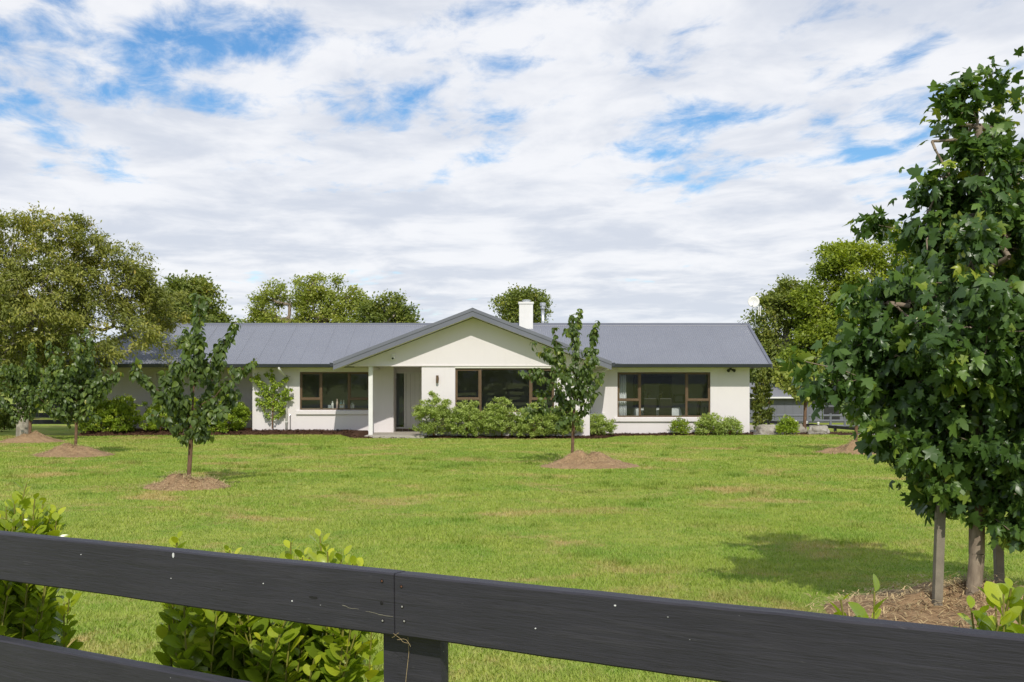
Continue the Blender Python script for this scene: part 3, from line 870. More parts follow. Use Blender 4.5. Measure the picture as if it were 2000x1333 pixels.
# small aerial beside it
an_ = empty('aerial', P(1475, 638, 43.9))
tag(an_, 'thin steel aerial with short white panels behind the satellite dish', 'aerial')
o0 = an_.location
MB().tube([P(1475, 640, 43.9) - o0, P(1475, 600, 43.9) - o0], .010, 6).build('mast', MAT['steel'], an_)
MB().tube([P(1473, 602, 43.9) - o0, P(1484, 604, 43.9) - o0], .012, 6).build('arm', MAT['steel'], an_)
MB().tube([P(1467, 639, 43.9) - o0, P(1475, 638, 43.9) - o0], .010, 6).build('foot', MAT['steel'], an_)
for px in (1481.5, 1485):
    MB().tube([P(px, 599, 43.9) - o0, P(px, 616, 43.9) - o0], .02, 8).build('panel', MAT['white'], an_)
# heat pump
hp = empty('heat_pump', (PX(1173, 40.3), 40.3, 0))
tag(hp, 'white heat pump unit against the wall behind the shrubs', 'heat pump')
x0, x1 = PX(1163, 40.3) - hp.location.x, PX(1181, 40.3) - hp.location.x
zt, zb_ = PZ(808, 40.3), .12
MB().box(x0 - .3, x1, 0, .3, zb_, zt).build('casing', MAT['white'], hp, bevel=.012)
for i in range(9):
    MB().box(x1 - .25, x1 - .05, -.012, -.001, zt - .12 - i*.045, zt - .105 - i*.045).build('grille_slat', MAT['black'], hp)
MB().box(x0 - .28, x0 - .2, .03, .27, .02, zb_).build('foot', MAT['black'], hp)
MB().box(x1 - .1, x1 - .02, .03, .27, .02, zb_).build('foot', MAT['black'], hp)

# ------------------------------------------------------------------ dining room seen through the right window
FLZ = 0.205
tb = empty('dining_table', (PX(1281, 41.95), 41.95, FLZ))
tag(tb, 'dining table under a white cloth seen through the right window', 'table')
MB().box(-.80, .80, -.45, .45, .70, .74).build('table_top', MAT['dark_wood'], tb)
for sx in (-.68, .68):
    for sy in (-.35, .35): MB().box(sx - .035, sx + .035, sy - .035, sy + .035, 0, .70).build('leg', MAT['dark_wood'], tb)
vs = []; k = 64; mb = MB()
for q, (ex, ez) in enumerate(((0, .748), (.012, .742), (.05, .55), (.07, .32))):
    for i in range(k):
        an = 2*math.pi*i/k; c, s = math.cos(an), math.sin(an)
        m = max(abs(c)/.82, abs(s)/.47); x, y = c/m, s/m
        w = (.03*math.sin(i*1.7) if q > 1 else 0)
        vs.append((x + math.copysign(ex + w, x)*(abs(x) > .75), y + math.copysign(ex + w, y)*(abs(y) > .44), ez))
fs = [(q*k+i, q*k+(i+1)%k, (q+1)*k+(i+1)%k, (q+1)*k+i) for q in range(3) for i in range(k)] + [tuple(range(k-1, -1, -1))]
tcl = mb.add(vs, fs).build('tablecloth', MAT['linen'], loc=(tb.location.x, tb.location.y, FLZ))
tag(tcl, 'white cloth draped over the dining table behind the right window', 'tablecloth')
def chair(px, Y, label, rz=0):
    c = empty('dining_chair', (PX(px, Y), Y, FLZ), rz)
    tag(c, label, 'chair', 'dining chairs')
    MB().box(-.23, .23, -.22, .24, .40, .47).build('seat', MAT['leather'], c, bevel=.02)
    MB().prism([(-.235, -.24, .44), (.235, -.24, .44), (.225, -.32, 1.10), (-.225, -.32, 1.10)], (0, .06, 0)).build('backrest', MAT['leather'], c, bevel=.02)
    for sx in (-.19, .19):
        for sy in (-.19, .2): MB().box(sx - .02, sx + .02, sy - .02, sy + .02, 0, .40).build('leg', MAT['dark_wood'], c)
    return c
chair(1268, 41.22, 'dark high-backed dining chair, left one at the middle pane')
chair(1298, 41.22, 'dark high-backed dining chair, right one at the middle pane')
chair(1352, 41.6, 'dark dining chair turned sideways behind the right sash', R(70))
# curtain at the left of the dining window
ct = MB(); vs = []; k = 40
for i in range(k + 1):
    t = i / k; x = H_R[0] + .06 + .27 * t
    y = WALL + .30 + .045 * math.sin(t * 26) + .01 * math.sin(t * 61)
    for z in (0.15, 1.0, 2.28): vs.append((x + (.03 * t if z < 1.2 else 0), y, z))
fs = [(i*3+q, (i+1)*3+q, (i+1)*3+q+1, i*3+q+1) for i in range(k) for q in range(2)]
cu = ct.add(vs, fs).build('curtain', MAT['linen'], smooth=True)
tag(cu, 'white pleated curtain at the left end of the dining room window', 'curtain')
sol = cu.modifiers.new('t', 'SOLIDIFY'); sol.thickness = .006
# dark fireplace wall panel with a vase of flowers in front
fpn = empty('fireplace', (PX(1275, 45.4), 45.4, FLZ))
tag(fpn, 'tall dark fireplace surround on the back wall of the dining room', 'fireplace')
MB().box(-.75, .75, 0, .18, 0, 1.95).build('surround', MAT['dark_wood'], fpn)
MB().box(-.35, .25, -.012, -.001, 1.0, 1.6).build('picture', MAT['interior'], fpn)
MB().box(-.4, .4, -.02, -.002, .2, .75).build('firebox', MAT['black'], fpn)
cb = empty('sideboard', (PX(1352, 45.0), 45.0, FLZ))
tag(cb, 'pale sideboard with dark handles along the back of the dining room', 'sideboard')
MB().box(-1.1, 1.1, 0, .45, .08, .86).build('carcass', MAT['door'], cb)
for i in range(4):
    MB().box(-1.06 + i*.54, -1.06 + i*.54 + .5, -.02, -.002, .12, .82).build('cupboard_door', MAT['door'], cb)
    MB().box(-1.02 + i*.54 + (.4 if i % 2 == 0 else 0), -1.0 + i*.54 + (.4 if i % 2 == 0 else 0), -.045, -.022, .5, .7).build('handle', MAT['black'], cb)
pf = empty('picture_frame', (PX(1326, 45.1), 45.1, FLZ + .861))
tag(pf, 'small black framed picture standing on the sideboard', 'picture frame')
MB().box(-.22, .22, 0, .03, 0, .34).build('frame', MAT['black'], pf)
MB().box(-.15, .15, -.006, -.001, .05, .29).build('print', MAT['interior'], pf)
def vase(name, loc, h, r, mat, flower, nfl, label, seed):
    v_ = empty(name, loc); tag(v_, label, 'vase')
    MB().lathe([(r*.6, 0), (r, h*.35), (r*.8, h*.8), (r*.55, h), (r*.6, h*1.02)], k=14).build('vase', MAT[mat], v_, smooth=True)
    g = random.Random(seed); mb = MB(); fb = MB()
    for i in range(nfl):
        a = g.uniform(0, 6.28); s = g.uniform(.05, .2); t = Vector((math.cos(a)*s, math.sin(a)*s, h + g.uniform(.18, .42)))
        mb.tube([(0, 0, h*.9), (t.x*.4, t.y*.4, h + .12), t], .004, 4)
        for q in range(5):
            b = q*1.257; d = Vector((math.cos(b), math.sin(b), .4)).normalized()*.045; e = Vector((-math.sin(b), math.cos(b), 0))*.018
            fb.add([t, t + d*.6 + e, t + d, t + d*.6 - e], [(0, 1, 2, 3)])
    mb.build('stem', MAT['stem_green'], v_); fb.build('flower', flower, v_, fix=False)
petal_red = plain_mat('dark_pink_petal', (0.25, 0.05, 0.07), 0.7); petal_white = plain_mat('white_petal', (0.8, 0.8, 0.76), 0.7)
vase('flower_vase', (PX(1264, 42.1), 42.1, FLZ + .75), .22, .07, 'black', petal_red, 16, 'dark vase of dusky pink flowers on the dining table', 4)
vase('flower_vase', (PX(1290, 41.95), 41.95, FLZ + .75), .20, .05, 'steel', petal_white, 9, 'slim vase of white blossom sprays on the dining table', 9)

# ------------------------------------------------------------------ toiletries on the bathroom window sill
shelf_z = H_L[2] + .05
part(MB().box(H_L[0], H_L[1], WALL + .121, WALL + .40, H_L[2] - .04, shelf_z), 'interior_sill', 'white')
cream = plain_mat('cream_carton', (0.62, 0.50, 0.34), 0.6); pink = plain_mat('pale_pink_plastic', (0.62, 0.46, 0.40), 0.5); blue = plain_mat('pale_blue_plastic', (0.40, 0.60, 0.70), 0.5)
def bottle(px, h, r, mat, label, cap=None, sq=False):
    Y = WALL + .26; b = empty('bottle', (PX(px, Y), Y, shelf_z)); tag(b, label, 'bottle', 'toiletries on the bathroom sill')
    if sq: MB().box(-r, r, -r*.6, r*.6, 0, h*.8).build('body', mat, b, bevel=.01)
    else: MB().lathe([(r, 0), (r, h*.62), (r*.75, h*.72), (r*.4, h*.78), (r*.4, h*.82)], k=14).build('body', mat, b, smooth=True)
    MB().lathe([(r*.5, h*.82), (r*.5, h), (r*.4, h)], k=12).build('cap', cap or MAT['white'], b)
bottle(649.5, .26, .045, MAT['white'], 'white ribbed bottle, leftmost on the bathroom sill')
bottle(658.5, .34, .038, pink, 'pale pink bottle with a rounded top on the bathroom sill', pink)
bottle(666, .30, .034, blue, 'pale blue and white tube on the bathroom sill')
bottle(671.5, .30, .040, MAT['white'], 'white pump bottle behind the cream carton on the bathroom sill')
bx = empty('carton', (PX(668, WALL + .2), WALL + .2, shelf_z)); tag(bx, 'cream carton with a pale label on the bathroom sill', 'carton')
MB().box(-.10, .10, -.04, .04, 0, .15).build('body', cream, bx, bevel=.006); MB().box(-.07, .07, -.043, -.0405, .03, .11).build('paper_label', MAT['white'], bx)
bx = empty('tissue_box', (PX(687.5, WALL + .24), WALL + .24, shelf_z)); tag(bx, 'white tissue box right of the mullion on the bathroom sill', 'box')
MB().box(-.09, .09, -.06, .06, 0, .15).build('body', MAT['white'], bx, bevel=.008)
MB().prism([(-.03, 0, .15), (.03, 0, .15), (.05, .01, .20), (-.02, -.01, .19)], (0, .01, 0)).build('tissue', MAT['linen'], bx)
jt = empty('tray', (PX(645, WALL + .22), WALL + .22, shelf_z)); tag(jt, 'dark glass tray left of the ribbed bottle on the bathroom sill', 'tray')
MB().box(-.09, .06, -.05, .05, 0, .012).build('base', MAT['black'], jt); MB().box(-.09, .06, .04, .05, .012, .12).build('rim', MAT['steel'], jt)

# ------------------------------------------------------------------ front post-and-rail fence
J = Vector((-.242, 2.747, 0)); FU = Vector((-.838, .546, 0)).normalized(); FN = Vector((-.546, -.838, 0)).normalized()
fa = math.atan2(-FU.y, -FU.x)      # local +x runs along the fence to the right
fence = empty('rail_fence', J, fa)
fence.rotation_euler = (0, R(-.7), fa)
tag(fence, 'charcoal painted post-and-rail fence in the foreground', 'fence')
def rail(x0, x1, zt, seed, y0=-.05):
    """one 150 x 50 board, front at local y0, with slightly uneven edges"""
    g = np.random.default_rng(seed); k = int((x1 - x0) / .06) + 2
    xs = np.linspace(x0, x1, k); vs, fs = [], []
    w = lambda s, a: a * (np.convolve(g.normal(0, 1, k + 8), np.ones(9) / 3, 'valid')[:k])
    a, b, c = w(1, .0009), w(2, .0009), w(3, .0006)
    h, t, r = .15, .05, .004
    for i, x in enumerate(xs):
        zt_, zb_, yf = zt + a[i], zt - h + b[i], y0 + c[i]
        vs += [(x, yf, zb_ + r), (x, yf, zt_ - r), (x, yf + r, zt_), (x, y0 + t - r, zt_), (x, y0 + t, zt_ - r), (x, y0 + t, zb_ + r), (x, y0 + t - r, zb_), (x, yf + r, zb_)]
    for i in range(k - 1):
        for q in range(8): fs.append((i*8+q, (i+1)*8+q, (i+1)*8+(q+1) % 8, i*8+(q+1) % 8))
    fs += [tuple(range(7, -1, -1)), tuple((k-1)*8 + q for q in range(8))]
    o = MB().add(vs, fs).build('rail', MAT['fence'], fence, smooth=False); return o
ZT = 1.411
for zi, zt in enumerate((ZT, ZT - .343, ZT - .686, ZT - 1.03)):
    rail(-4.9, -.002, zt, 10 + zi); rail(.002, 4.8, zt - .001, 20 + zi, -.0505)
def post(x):
    k = 20; prof = [(x - .088, 0.001)] + [(x - .088*math.cos(math.pi*i/k), .004 + .088*math.sin(math.pi*i/k)) for i in range(k + 1)] + [(x + .088, .001)]
    vs = []; zs = (-.3, ZT - .032, ZT - .022)
    for zz in zs:
        s = 1 if zz < ZT - .03 else .95
        vs += [((px - x)*s + x, py, zz) for px, py in prof]
    n = len(prof); fs = [(q*n+i, q*n+(i+1) % n, (q+1)*n+(i+1) % n, (q+1)*n+i) for q in range(2) for i in range(n)] + [tuple(range(2*n, 3*n)), tuple(range(n-1, -1, -1))]
    MB().add(vs, fs).build('post', MAT['fence'], fence)
for x in (-4.82, -2.4, .010, 2.42, 4.72): post(x)
rust = plain_mat('rusty_nail', (0.16, 0.062, 0.03), 0.8, 0.5, 200)
putty = plain_mat('grey_filler', (0.30, 0.29, 0.27), 0.8, 0.3, 90)
hole_m = plain_mat('nail_hole', (0.012, 0.011, 0.011), 0.9)
for (x, dz, m) in ((-.038, .022, rust), (-.040, .075, hole_m), (-.037, .118, putty), (.022, .030, rust), (.024, .078, putty), (.030, .112, putty),
                   (-.038, .36, rust), (-.040, .43, hole_m), (.024, .37, rust), (.024, .44, hole_m)):
    r_ = .0034
    o = MB().tube([(x, -.0523, ZT - dz), (x, -.0505, ZT - dz)], [r_*.6, r_], 10).build('nail', m, fence)
    MB().tube([(x, -.0515, ZT - dz), (x, -.0498, ZT - dz)], [r_*1.25, r_*1.7], 12).build('nail_hole', hole_m, o)
# white bird droppings and a split in the paint
wm = plain_mat('bird_dropping', (0.75, 0.75, 0.75), 0.8)
def spot(x, z, w, h, mat=wm, name='paint_fleck', yy=-.0516):
    k = 9; g = random.Random(int(x*1000) + int(z*777))
    pts = [(x + w*math.cos(6.283*i/k)*g.uniform(.6, 1.1), yy, z + h*math.sin(6.283*i/k)*g.uniform(.6, 1.1)) for i in range(k)]
    MB().prism(pts, (0, .0016, 0)).build(name, mat, fence)
spot(-.79, ZT - .012, .004, .009); spot(-.337, ZT - .098, .0022, .0022); spot(-.44, ZT - .062, .0015, .0015); spot(-.80, ZT - .078, .0015, .0012)
spot(.60, ZT - .02, .003, .002); spot(-1.20, ZT - .04, .002, .0015); spot(.40, ZT - .09, .002, .0016)
kn = plain_mat('wood_knot', (0.015, 0.014, 0.013), 0.8); spot(-.262, ZT - .082, .016, .0042, kn, 'knot')
sp = plain_mat('bare_wood_split', (0.23, 0.21, 0.16), 0.9)
mb = MB(); g = random.Random(2); pts = []
for i in range(16):
    x = -.165 + .162*i/15; z = ZT - .094 - .012*(i/15) + g.uniform(-.0016, .0016)
    pts.append((x, z))
for i in range(15):
    if i in (5, 6): continue
    w = .0007*g.uniform(.5, 1.3)
    mb.add([(pts[i][0], -.0519, pts[i][1] - w), (pts[i+1][0], -.0519, pts[i+1][1] - w), (pts[i+1][0], -.0519, pts[i+1][1] + w), (pts[i][0], -.0519, pts[i][1] + w)], [(0, 1, 2, 3)])
mb.build('paint_split', sp, fence)
for (x0, z0, x1, z1) in ((.002, ZT - .15, .003, ZT), ):
    MB().box(-.0018, .0018, -.044, -.01, ZT - .148, ZT - .006).build('joint_gap', kn, fence)
# dry tendrils caught at the joint
for sd_ in range(3):
    g = random.Random(40 + sd_); p = Vector((g.uniform(-.03, .03), -.052, ZT - .155 + g.uniform(-.004, .012))); pts = [p.copy()]
    a = g.uniform(-.6, 3.6)
    for i in range(6):
        a += g.uniform(-.7, .7); p = p + Vector((math.cos(a)*.009, g.uniform(-.002, .002), math.sin(a)*.006)); pts.append(p.copy())
    MB().tube(pts, .0004, 4).build('dry_tendril', MAT['straw'], fence)
MB().tube([(.004, -.006, ZT - .15), (.006, -.004, ZT - .20), (-.004, -.003, ZT - .26), (-.012, -.003, ZT - .33)], .0005, 5).build('dry_tendril', MAT['straw'], fence)

# ------------------------------------------------------------------ paddock fence at the far left
pfn = empty('paddock_fence', (PX(0, 46), 46, 0))
tag(pfn, 'black three-rail paddock fence behind the trees at the left edge', 'fence')
for py in (794, 811, 824.5):
    z = PZ(py, 46)
    MB().box(-7.5, 5.2, -.02, .03, z - .09, z + .09).build('rail', MAT['black'], pfn)
for px in (-330, -205, -80, 48, 172):
    x = PX(px, 46) - pfn.location.x
    MB().box(x - .08, x + .08, .031, .18, 0, PZ(788, 46)).build('post', MAT['black'], pfn)

# ------------------------------------------------------------------ shed and yard at the right
sh = empty('shed', (PX(1560, 53), 53, 0))
tag(sh, 'low grey metal shed with a pale roof beyond the right end of the house', 'shed')
SX = lambda px, Y=53: PX(px, Y) - sh.location.x
MB().box(SX(1462), SX(1720), 0, 4.5, 0, PZ(780, 53)).build('wall', MAT['shed'], sh)
MB().prism([(SX(1455), -.35, PZ(777, 52.7)), (SX(1455), 2.6, PZ(748, 55.6)), (SX(1455), 2.6, PZ(748, 55.6) - .1), (SX(1455), -.35, PZ(777, 52.7) - .06)], (SX(1730) - SX(1455), 0, 0)).build('roof', MAT['shedroof'], sh)
MB().box(SX(1455), SX(1730), -.38, -.352, PZ(778.5, 52.6), PZ(775.5, 52.6)).build('fascia', MAT['white'], sh)
MB().box(SX(1609), SX(1640), -.02, -.003, 0.05, PZ(795, 53)).build('door', MAT['black'], sh)
x = SX(1470)
while x < SX(1605):
    MB().box(x, x + .03, -.014, -.002, .02, PZ(780, 53) - .02).build('cladding_rib', MAT['shed'], sh); x += .38
# grey pipe yard fence
yf = empty('yard_fence', (PX(1560, 48), 48, 0))
tag(yf, 'grey pipe yard fence in front of the shed', 'fence')
YX = lambda px: PX(px, 48) - yf.location.x
for py in (812, 822, 832): MB().tube([(YX(1484), 0, PZ(py, 48)), (YX(1760), 0, PZ(py, 48))], .045, 8).build('rail', MAT['shed'], yf)
for px in (1490, 1514, 1577, 1622, 1650, 1700, 1750): MB().tube([(YX(px), .0, 0), (YX(px), 0, PZ(808, 48))], .055, 8).build('post', MAT['shed'], yf)
# black electric rail with white insulators
ef = empty('electric_fence', P(1560, 829, 45.5) * 1); ef.location.z = 0
tag(ef, 'low black rail with white insulators running behind the boulders', 'fence')
p0, p1 = P(1486, 826, 46.5), P(1760, 848, 40.9); o0 = Vector(ef.location)
for t0 in (0,):
    d_ = (p1 - p0)
    MB().prism([p0 - o0, p0 - o0 + Vector((0, 0, .11)), p0 - o0 + Vector((.05, .05, .11)), p0 - o0 + Vector((.05, .05, 0))], d_).build('rail', MAT['black'], ef)
for i in range(6):
    q = p0 + d_ * ((i + .4) / 6) - o0
    MB().box(q.x - .05, q.x + .05, q.y + .06, q.y + .14, -0.02, q.z + .12).build('post', MAT['black'], ef)
for px in (1561, 1583, 1607, 1690, 1725):
    t = (px - 1486) / 274.; q = p0 + d_ * t - o0 + Vector((0, 0, .11))
    MB().lathe([(.045, 0), (.03, .04), (.05, .05), (.05, .08), (.02, .1)], (q.x, q.y + .02, q.z), 10).build('insulator', MAT['white'], ef)
# boulders
def boulder(px0, px1, py0, py1, label, seed, Y=None):
    Y = Y or GY(py1); c = (px0 + px1) / 2; w = (px1 - px0) / F * Y; h = (py1 - py0) / F * Y
    bm = bmesh.new(); bmesh.ops.create_icosphere(bm, subdivisions=4, radius=1.0)
    for v in bm.verts:
        p = v.co.copy(); n = mnoise.noise(p * 1.1 + Vector((seed, 0, 0))) * .30 + mnoise.noise(p * 2.7 + Vector((0, seed, 0))) * .13 + mnoise.noise(p * 7 + Vector((seed, seed, 0))) * .045
        k = 1 + n; q = Vector((p.x * k, p.y * k, p.z * k))
        q.z = max(-.55, min(q.z, .72 + .12 * mnoise.noise(p * 2 + Vector((seed, 5, 0)))))
        q.x = math.copysign(abs(q.x) ** .8, q.x)
        v.co = Vector((q.x * w * .5, q.y * w * .38, (q.z + .45) * h / 1.2))
    me = bpy.data.meshes.new('boulder'); bm.to_mesh(me); bm.free(); me.materials.append(MAT['rock'])
    o = link('boulder', me); o.location = (PX(c, Y), Y + w * .3, -.02)
    tag(o, label, 'boulder', 'boulders by the house corner')
    return o
boulder(1481, 1523, 829, 849, 'long pale boulder nearest the house corner, left of the small shrub', 3.1)
boulder(1536, 1577, 828, 848.5, 'wedge-shaped boulder between the small shrub and the tree trunk', 7.7)
boulder(1580, 1624, 831, 850, 'broad flat-topped boulder right of the tree trunk', 5.2)
rb = MB(); vs = []; k = 30
for i in range(k):
    a = 2*math.pi*i/k; r_ = 1 + .1*math.sin(3*a)
    vs.append((11.3 + 1.55*r_*math.cos(a), 41.0 + .95*r_*math.sin(a), .004))
vs.append((11.3, 41.0, .10)); fs = [(i, (i+1) % k, k) for i in range(k)]
tag(rb.add(vs, fs).build('rock_bed', MAT['bark_mulch'], smooth=True), kind='structure')
pts = [(11.3 + rng.normal(0, .7), 41 + rng.normal(0, .42), .05 + rng.uniform(0, .03)) for _ in range(700)]
tag(chips('bark_chips', pts, .07, MAT['bark_mulch'], 77), 'bark chips round the boulders at the house corner', 'bark chips')
# ------------------------------------------------------------------ leaf shapes
def tmpl(rows, tip_drop=0.1, fold=0.12):
    """leaf from rows (y, half width): three columns, folded along the midrib"""
    V, T = [], []
    for (y, w) in rows:
        d = -tip_drop * y * y
        V += [(-w, y, d + fold * w * 2), (0, y, d), (w, y, d + fold * w * 2)]
    for i in range(len(rows) - 1):
        a = i * 3
        for c in (0, 1):
            T += [(a+c, a+c+1, a+c+4), (a+c, a+c+4, a+c+3)]
    V, T = np.array(V, float), np.array(T)
    keep = []
    for t in T:
        p = V[t]
        if np.linalg.norm(np.cross(p[1]-p[0], p[2]-p[0])) > 1e-6: keep.append(t)
    return V, np.array(keep)
def merge_tips(V, T): return V, T
LEAF = {}
LEAF['simple'] = (np.array([(0,0,0),(-.30,.42,.07),(0,.46,0),(.30,.42,.07),(0,1,-.10)], float), np.array([(0,2,1),(0,3,2),(1,2,4),(2,3,4)]))
LEAF['narrow'] = (np.array([(0,0,0),(-.19,.42,.05),(0,.46,0),(.19,.42,.05),(0,1,-.14)], float), np.array([(0,2,1),(0,3,2),(1,2,4),(2,3,4)]))
LEAF['tri2'] = (np.array([(0,0,0),(-.32,.5,.04),(.32,.5,.04),(0,1,-.06)], float), np.array([(0,2,1),(1,2,3)]))
LEAF['heart'] = tmpl([(0, .10), (.12, .33), (.38, .40), (.66, .26), (.88, .08), (1.0, .01)], .22, .16)
LEAF['gloss'] = tmpl([(0, .035), (.10, .13), (.28, .29), (.52, .36), (.76, .30), (.92, .15), (1.0, .02)], .16, .10)
mo = [(0,0),(.14,-.02),(.44,-.05),(.40,.12),(.32,.26),(.46,.34),(.60,.60),(.42,.58),(.26,.53),(.26,.74),(0,1.08)]
mo = mo + [(-x, y) for x, y in mo[-2:0:-1]]
LEAF['maple'] = (np.array([(0,.34,.03)] + [(x, y, -.16*(x*x*1.6 + max(0, y-.34)**2)) for x, y in mo], float),
                 np.array([(0, 1+i, 1+(i+1) % len(mo)) for i in range(len(mo))]))

def curl(src, k, tw):
    V, T = LEAF[src]; W_ = V.copy(); W_[:, 2] -= k * V[:, 0]**2 + k * .6 * np.maximum(0, V[:, 1] - .3)**2; W_[:, 0] *= 1 - .25 * k; W_[:, 2] += tw * V[:, 0] * V[:, 1]; return W_, T
LEAF['maple_b'] = curl('maple', .7, .35); LEAF['maple_c'] = curl('maple', 1.1, -.5); LEAF['maple_d'] = curl('maple', -.35, .3)
LEAF['heart_b'] = curl('heart', .9, .6); LEAF['heart_c'] = curl('heart', .4, -.7)
VARI = {'maple': ['maple', 'maple_b', 'maple_c', 'maple_d'], 'heart': ['heart', 'heart_b', 'heart_c']}
def norm(a): return a / np.maximum(np.linalg.norm(a, axis=-1, keepdims=True), 1e-9)
def place(kind, pos, axis, nrm, scale, var):
    V, T = LEAF[kind]; N = len(pos)
    y = norm(axis); z = norm(nrm - y * np.sum(nrm * y, -1, keepdims=True)); x = np.cross(y, z)
    B_ = np.stack([x, y, z], 2)                                  # columns
    W_ = np.einsum('nij,kj->nki', B_, V) * scale[:, None, None] + pos[:, None, :]
    Tn = (T[None] + (np.arange(N) * len(V))[:, None, None]).reshape(-1, 3)
    return W_.reshape(-1, 3), Tn, np.repeat(var, len(V))
def basis_matrix(p, a, n, s):
    y = Vector(a).normalized(); n = Vector(n); z = (n - y * n.dot(y)).normalized(); x = y.cross(z)
    m = Matrix((x, y, z)).transposed().to_4x4() @ Matrix.Scale(s, 4); m.translation = Vector(p); return m
_lv = {}
def leaf_variants(kind, mat, smooth):
    key = (kind, mat.name)
    if key not in _lv:
        V, T = LEAF[kind]; out = []
        for q in range(12):
            out.append(np_mesh('leaf', V, T, mat, np.full(len(V), (q + .5) / 12), smooth))
        _lv[key] = out
    return _lv[key]
def foliage(root, kind, mat, pos, axis, nrm, scale, var, parts=0, smooth=True, name='crown', score=None):
    """one crown mesh; the leaves that show largest become objects of their own"""
    N = len(pos); idx = np.arange(N); origin = np.array(root.location)
    if parts:
        if score is None: score = scale * 1.0
        order = np.argsort(-score); pick, idx = order[:parts], order[parts:]
        names = VARI.get(kind, [kind])
        for q_, i in enumerate(pick):
            lv = leaf_variants(names[q_ % len(names)], mat, smooth)
            o = link('leaf', lv[min(11, int(var[i] * 12))], root)
            o.matrix_local = basis_matrix(pos[i] - origin, axis[i], nrm[i], scale[i])
    names = VARI.get(kind, [kind]); Vs, Ts, vs_, off_ = [], [], [], 0
    for q_, nm in enumerate(names):
        ii = idx[q_::len(names)]
        V, T, vv = place(nm, pos[ii], axis[ii], nrm[ii], scale[ii], var[ii]); Vs.append(V); Ts.append(T + off_); vs_.append(vv); off_ += len(V)
    V, T, vv = np.concatenate(Vs), np.concatenate(Ts), np.concatenate(vs_)
    o = link(name, np_mesh(name, V - origin, T, mat, vv, smooth), root); o['kind'] = 'stuff'
    return o

# ------------------------------------------------------------------ skeletons
class Skel:
    def __init__(s): s.p = []; s.par = []; s.r = []
    def chain(s, pts, start=-1):
        for q in pts:
            s.p.append(np.array(q, float)); s.par.append(start); start = len(s.p) - 1
        return start
    def nearest(s, q, lo=0):
        A = np.array(s.p[lo:]); d = np.linalg.norm(A - q, axis=1)
        d = d + np.where(A[:, 2] > q[2] + .05, .6 * (A[:, 2] - q[2]), 0)   # branches rise outwards
        return int(np.argmin(d)) + lo
    def attract(s, pts, step, g, lo=0, arc=0.12):
        for q in pts:
            j = s.nearest(q, lo); a = s.p[j]; L_ = np.linalg.norm(q - a)
            k = max(1, int(L_ / step)); ch = []
            side = g.normal(0, 1, 3) * .06 * L_
            for i in range(1, k + 1):
                t = i / k; b = 4 * t * (1 - t)
                ch.append(a + (q - a) * t + np.array([0, 0, -arc * L_]) * b * .5 + side * b + g.normal(0, .012 * step, 3))
            s.chain(ch, j)
    def radii(s, tip, exp=2.3, top=None):
        n = len(s.p); acc = np.zeros(n); ch = np.zeros(n, int)
        for i in range(n):
            if s.par[i] >= 0: ch[s.par[i]] += 1
        r = np.zeros(n)
        for i in range(n - 1, -1, -1):
            r[i] = tip if acc[i] == 0 else acc[i] ** (1 / exp)
            if s.par[i] >= 0: acc[s.par[i]] += r[i] ** exp + (tip*.25) ** exp
        if top:  # scale so that the base has the wanted radius
            k = math.log(top / tip) / math.log(max(r[0] / tip, 1.001)); r = tip * (r / tip) ** k
        s.r = r; s.leafy = ch == 0; return r
    def mesh(s, name, mat, root, k=6, minr=0.0):
        V, Fc = [], []; origin = np.array(root.location)
        for i in range(len(s.p)):
            j = s.par[i]
            if j < 0 or s.r[i] < minr: continue
            a, b = s.p[j] - origin, s.p[i] - origin; t = b - a; L_ = np.linalg.norm(t)
            if L_ < 1e-6: continue
            t = t / L_; u = np.cross(t, (.31, .2, .93)); 
            if np.linalg.norm(u) < .1: u = np.cross(t, (1, 0, 0))
            u /= np.linalg.norm(u); w = np.cross(t, u); kk = k if s.r[i] > .012 else 4
            r0 = min(s.r[j], s.r[i] * 1.35); n = len(V); an = np.arange(kk) * 2 * np.pi / kk
            for (c, rr) in ((a, r0), (b, s.r[i])):
                V += list(c + np.outer(np.cos(an), u) * rr + np.outer(np.sin(an), w) * rr)
            for q in range(kk): Fc.append((n+q, n+(q+1) % kk, n+kk+(q+1) % kk, n+kk+q))
        me = bpy.data.meshes.new(name); me.from_pydata([tuple(v) for v in V], [], Fc)
        me.polygons.foreach_set('use_smooth', [True]*len(Fc)); me.materials.append(mat)
        return link(name, me, root)

def in_blobs(blobs, n, g, shell=0.55, spike=.30):
    """points in a union of ellipsoids, favouring the outer shell"""
    w = np.array([(b[3]*b[4]*b[5]) ** (2/3) for b in blobs]); w /= w.sum(); out = []
    for b, c in zip(blobs, g.multinomial(n, w)):
        d = norm(g.normal(0, 1, (c, 3))); r = (shell + (1 - shell) * g.uniform(0, 1, c) ** .6) * (g.uniform(.82, 1.06, c) + spike * g.uniform(0, 1, c) ** 5)
        out.append(np.array(b[:3]) + d * r[:, None] * np.array(b[3:]))
    return np.concatenate(out)

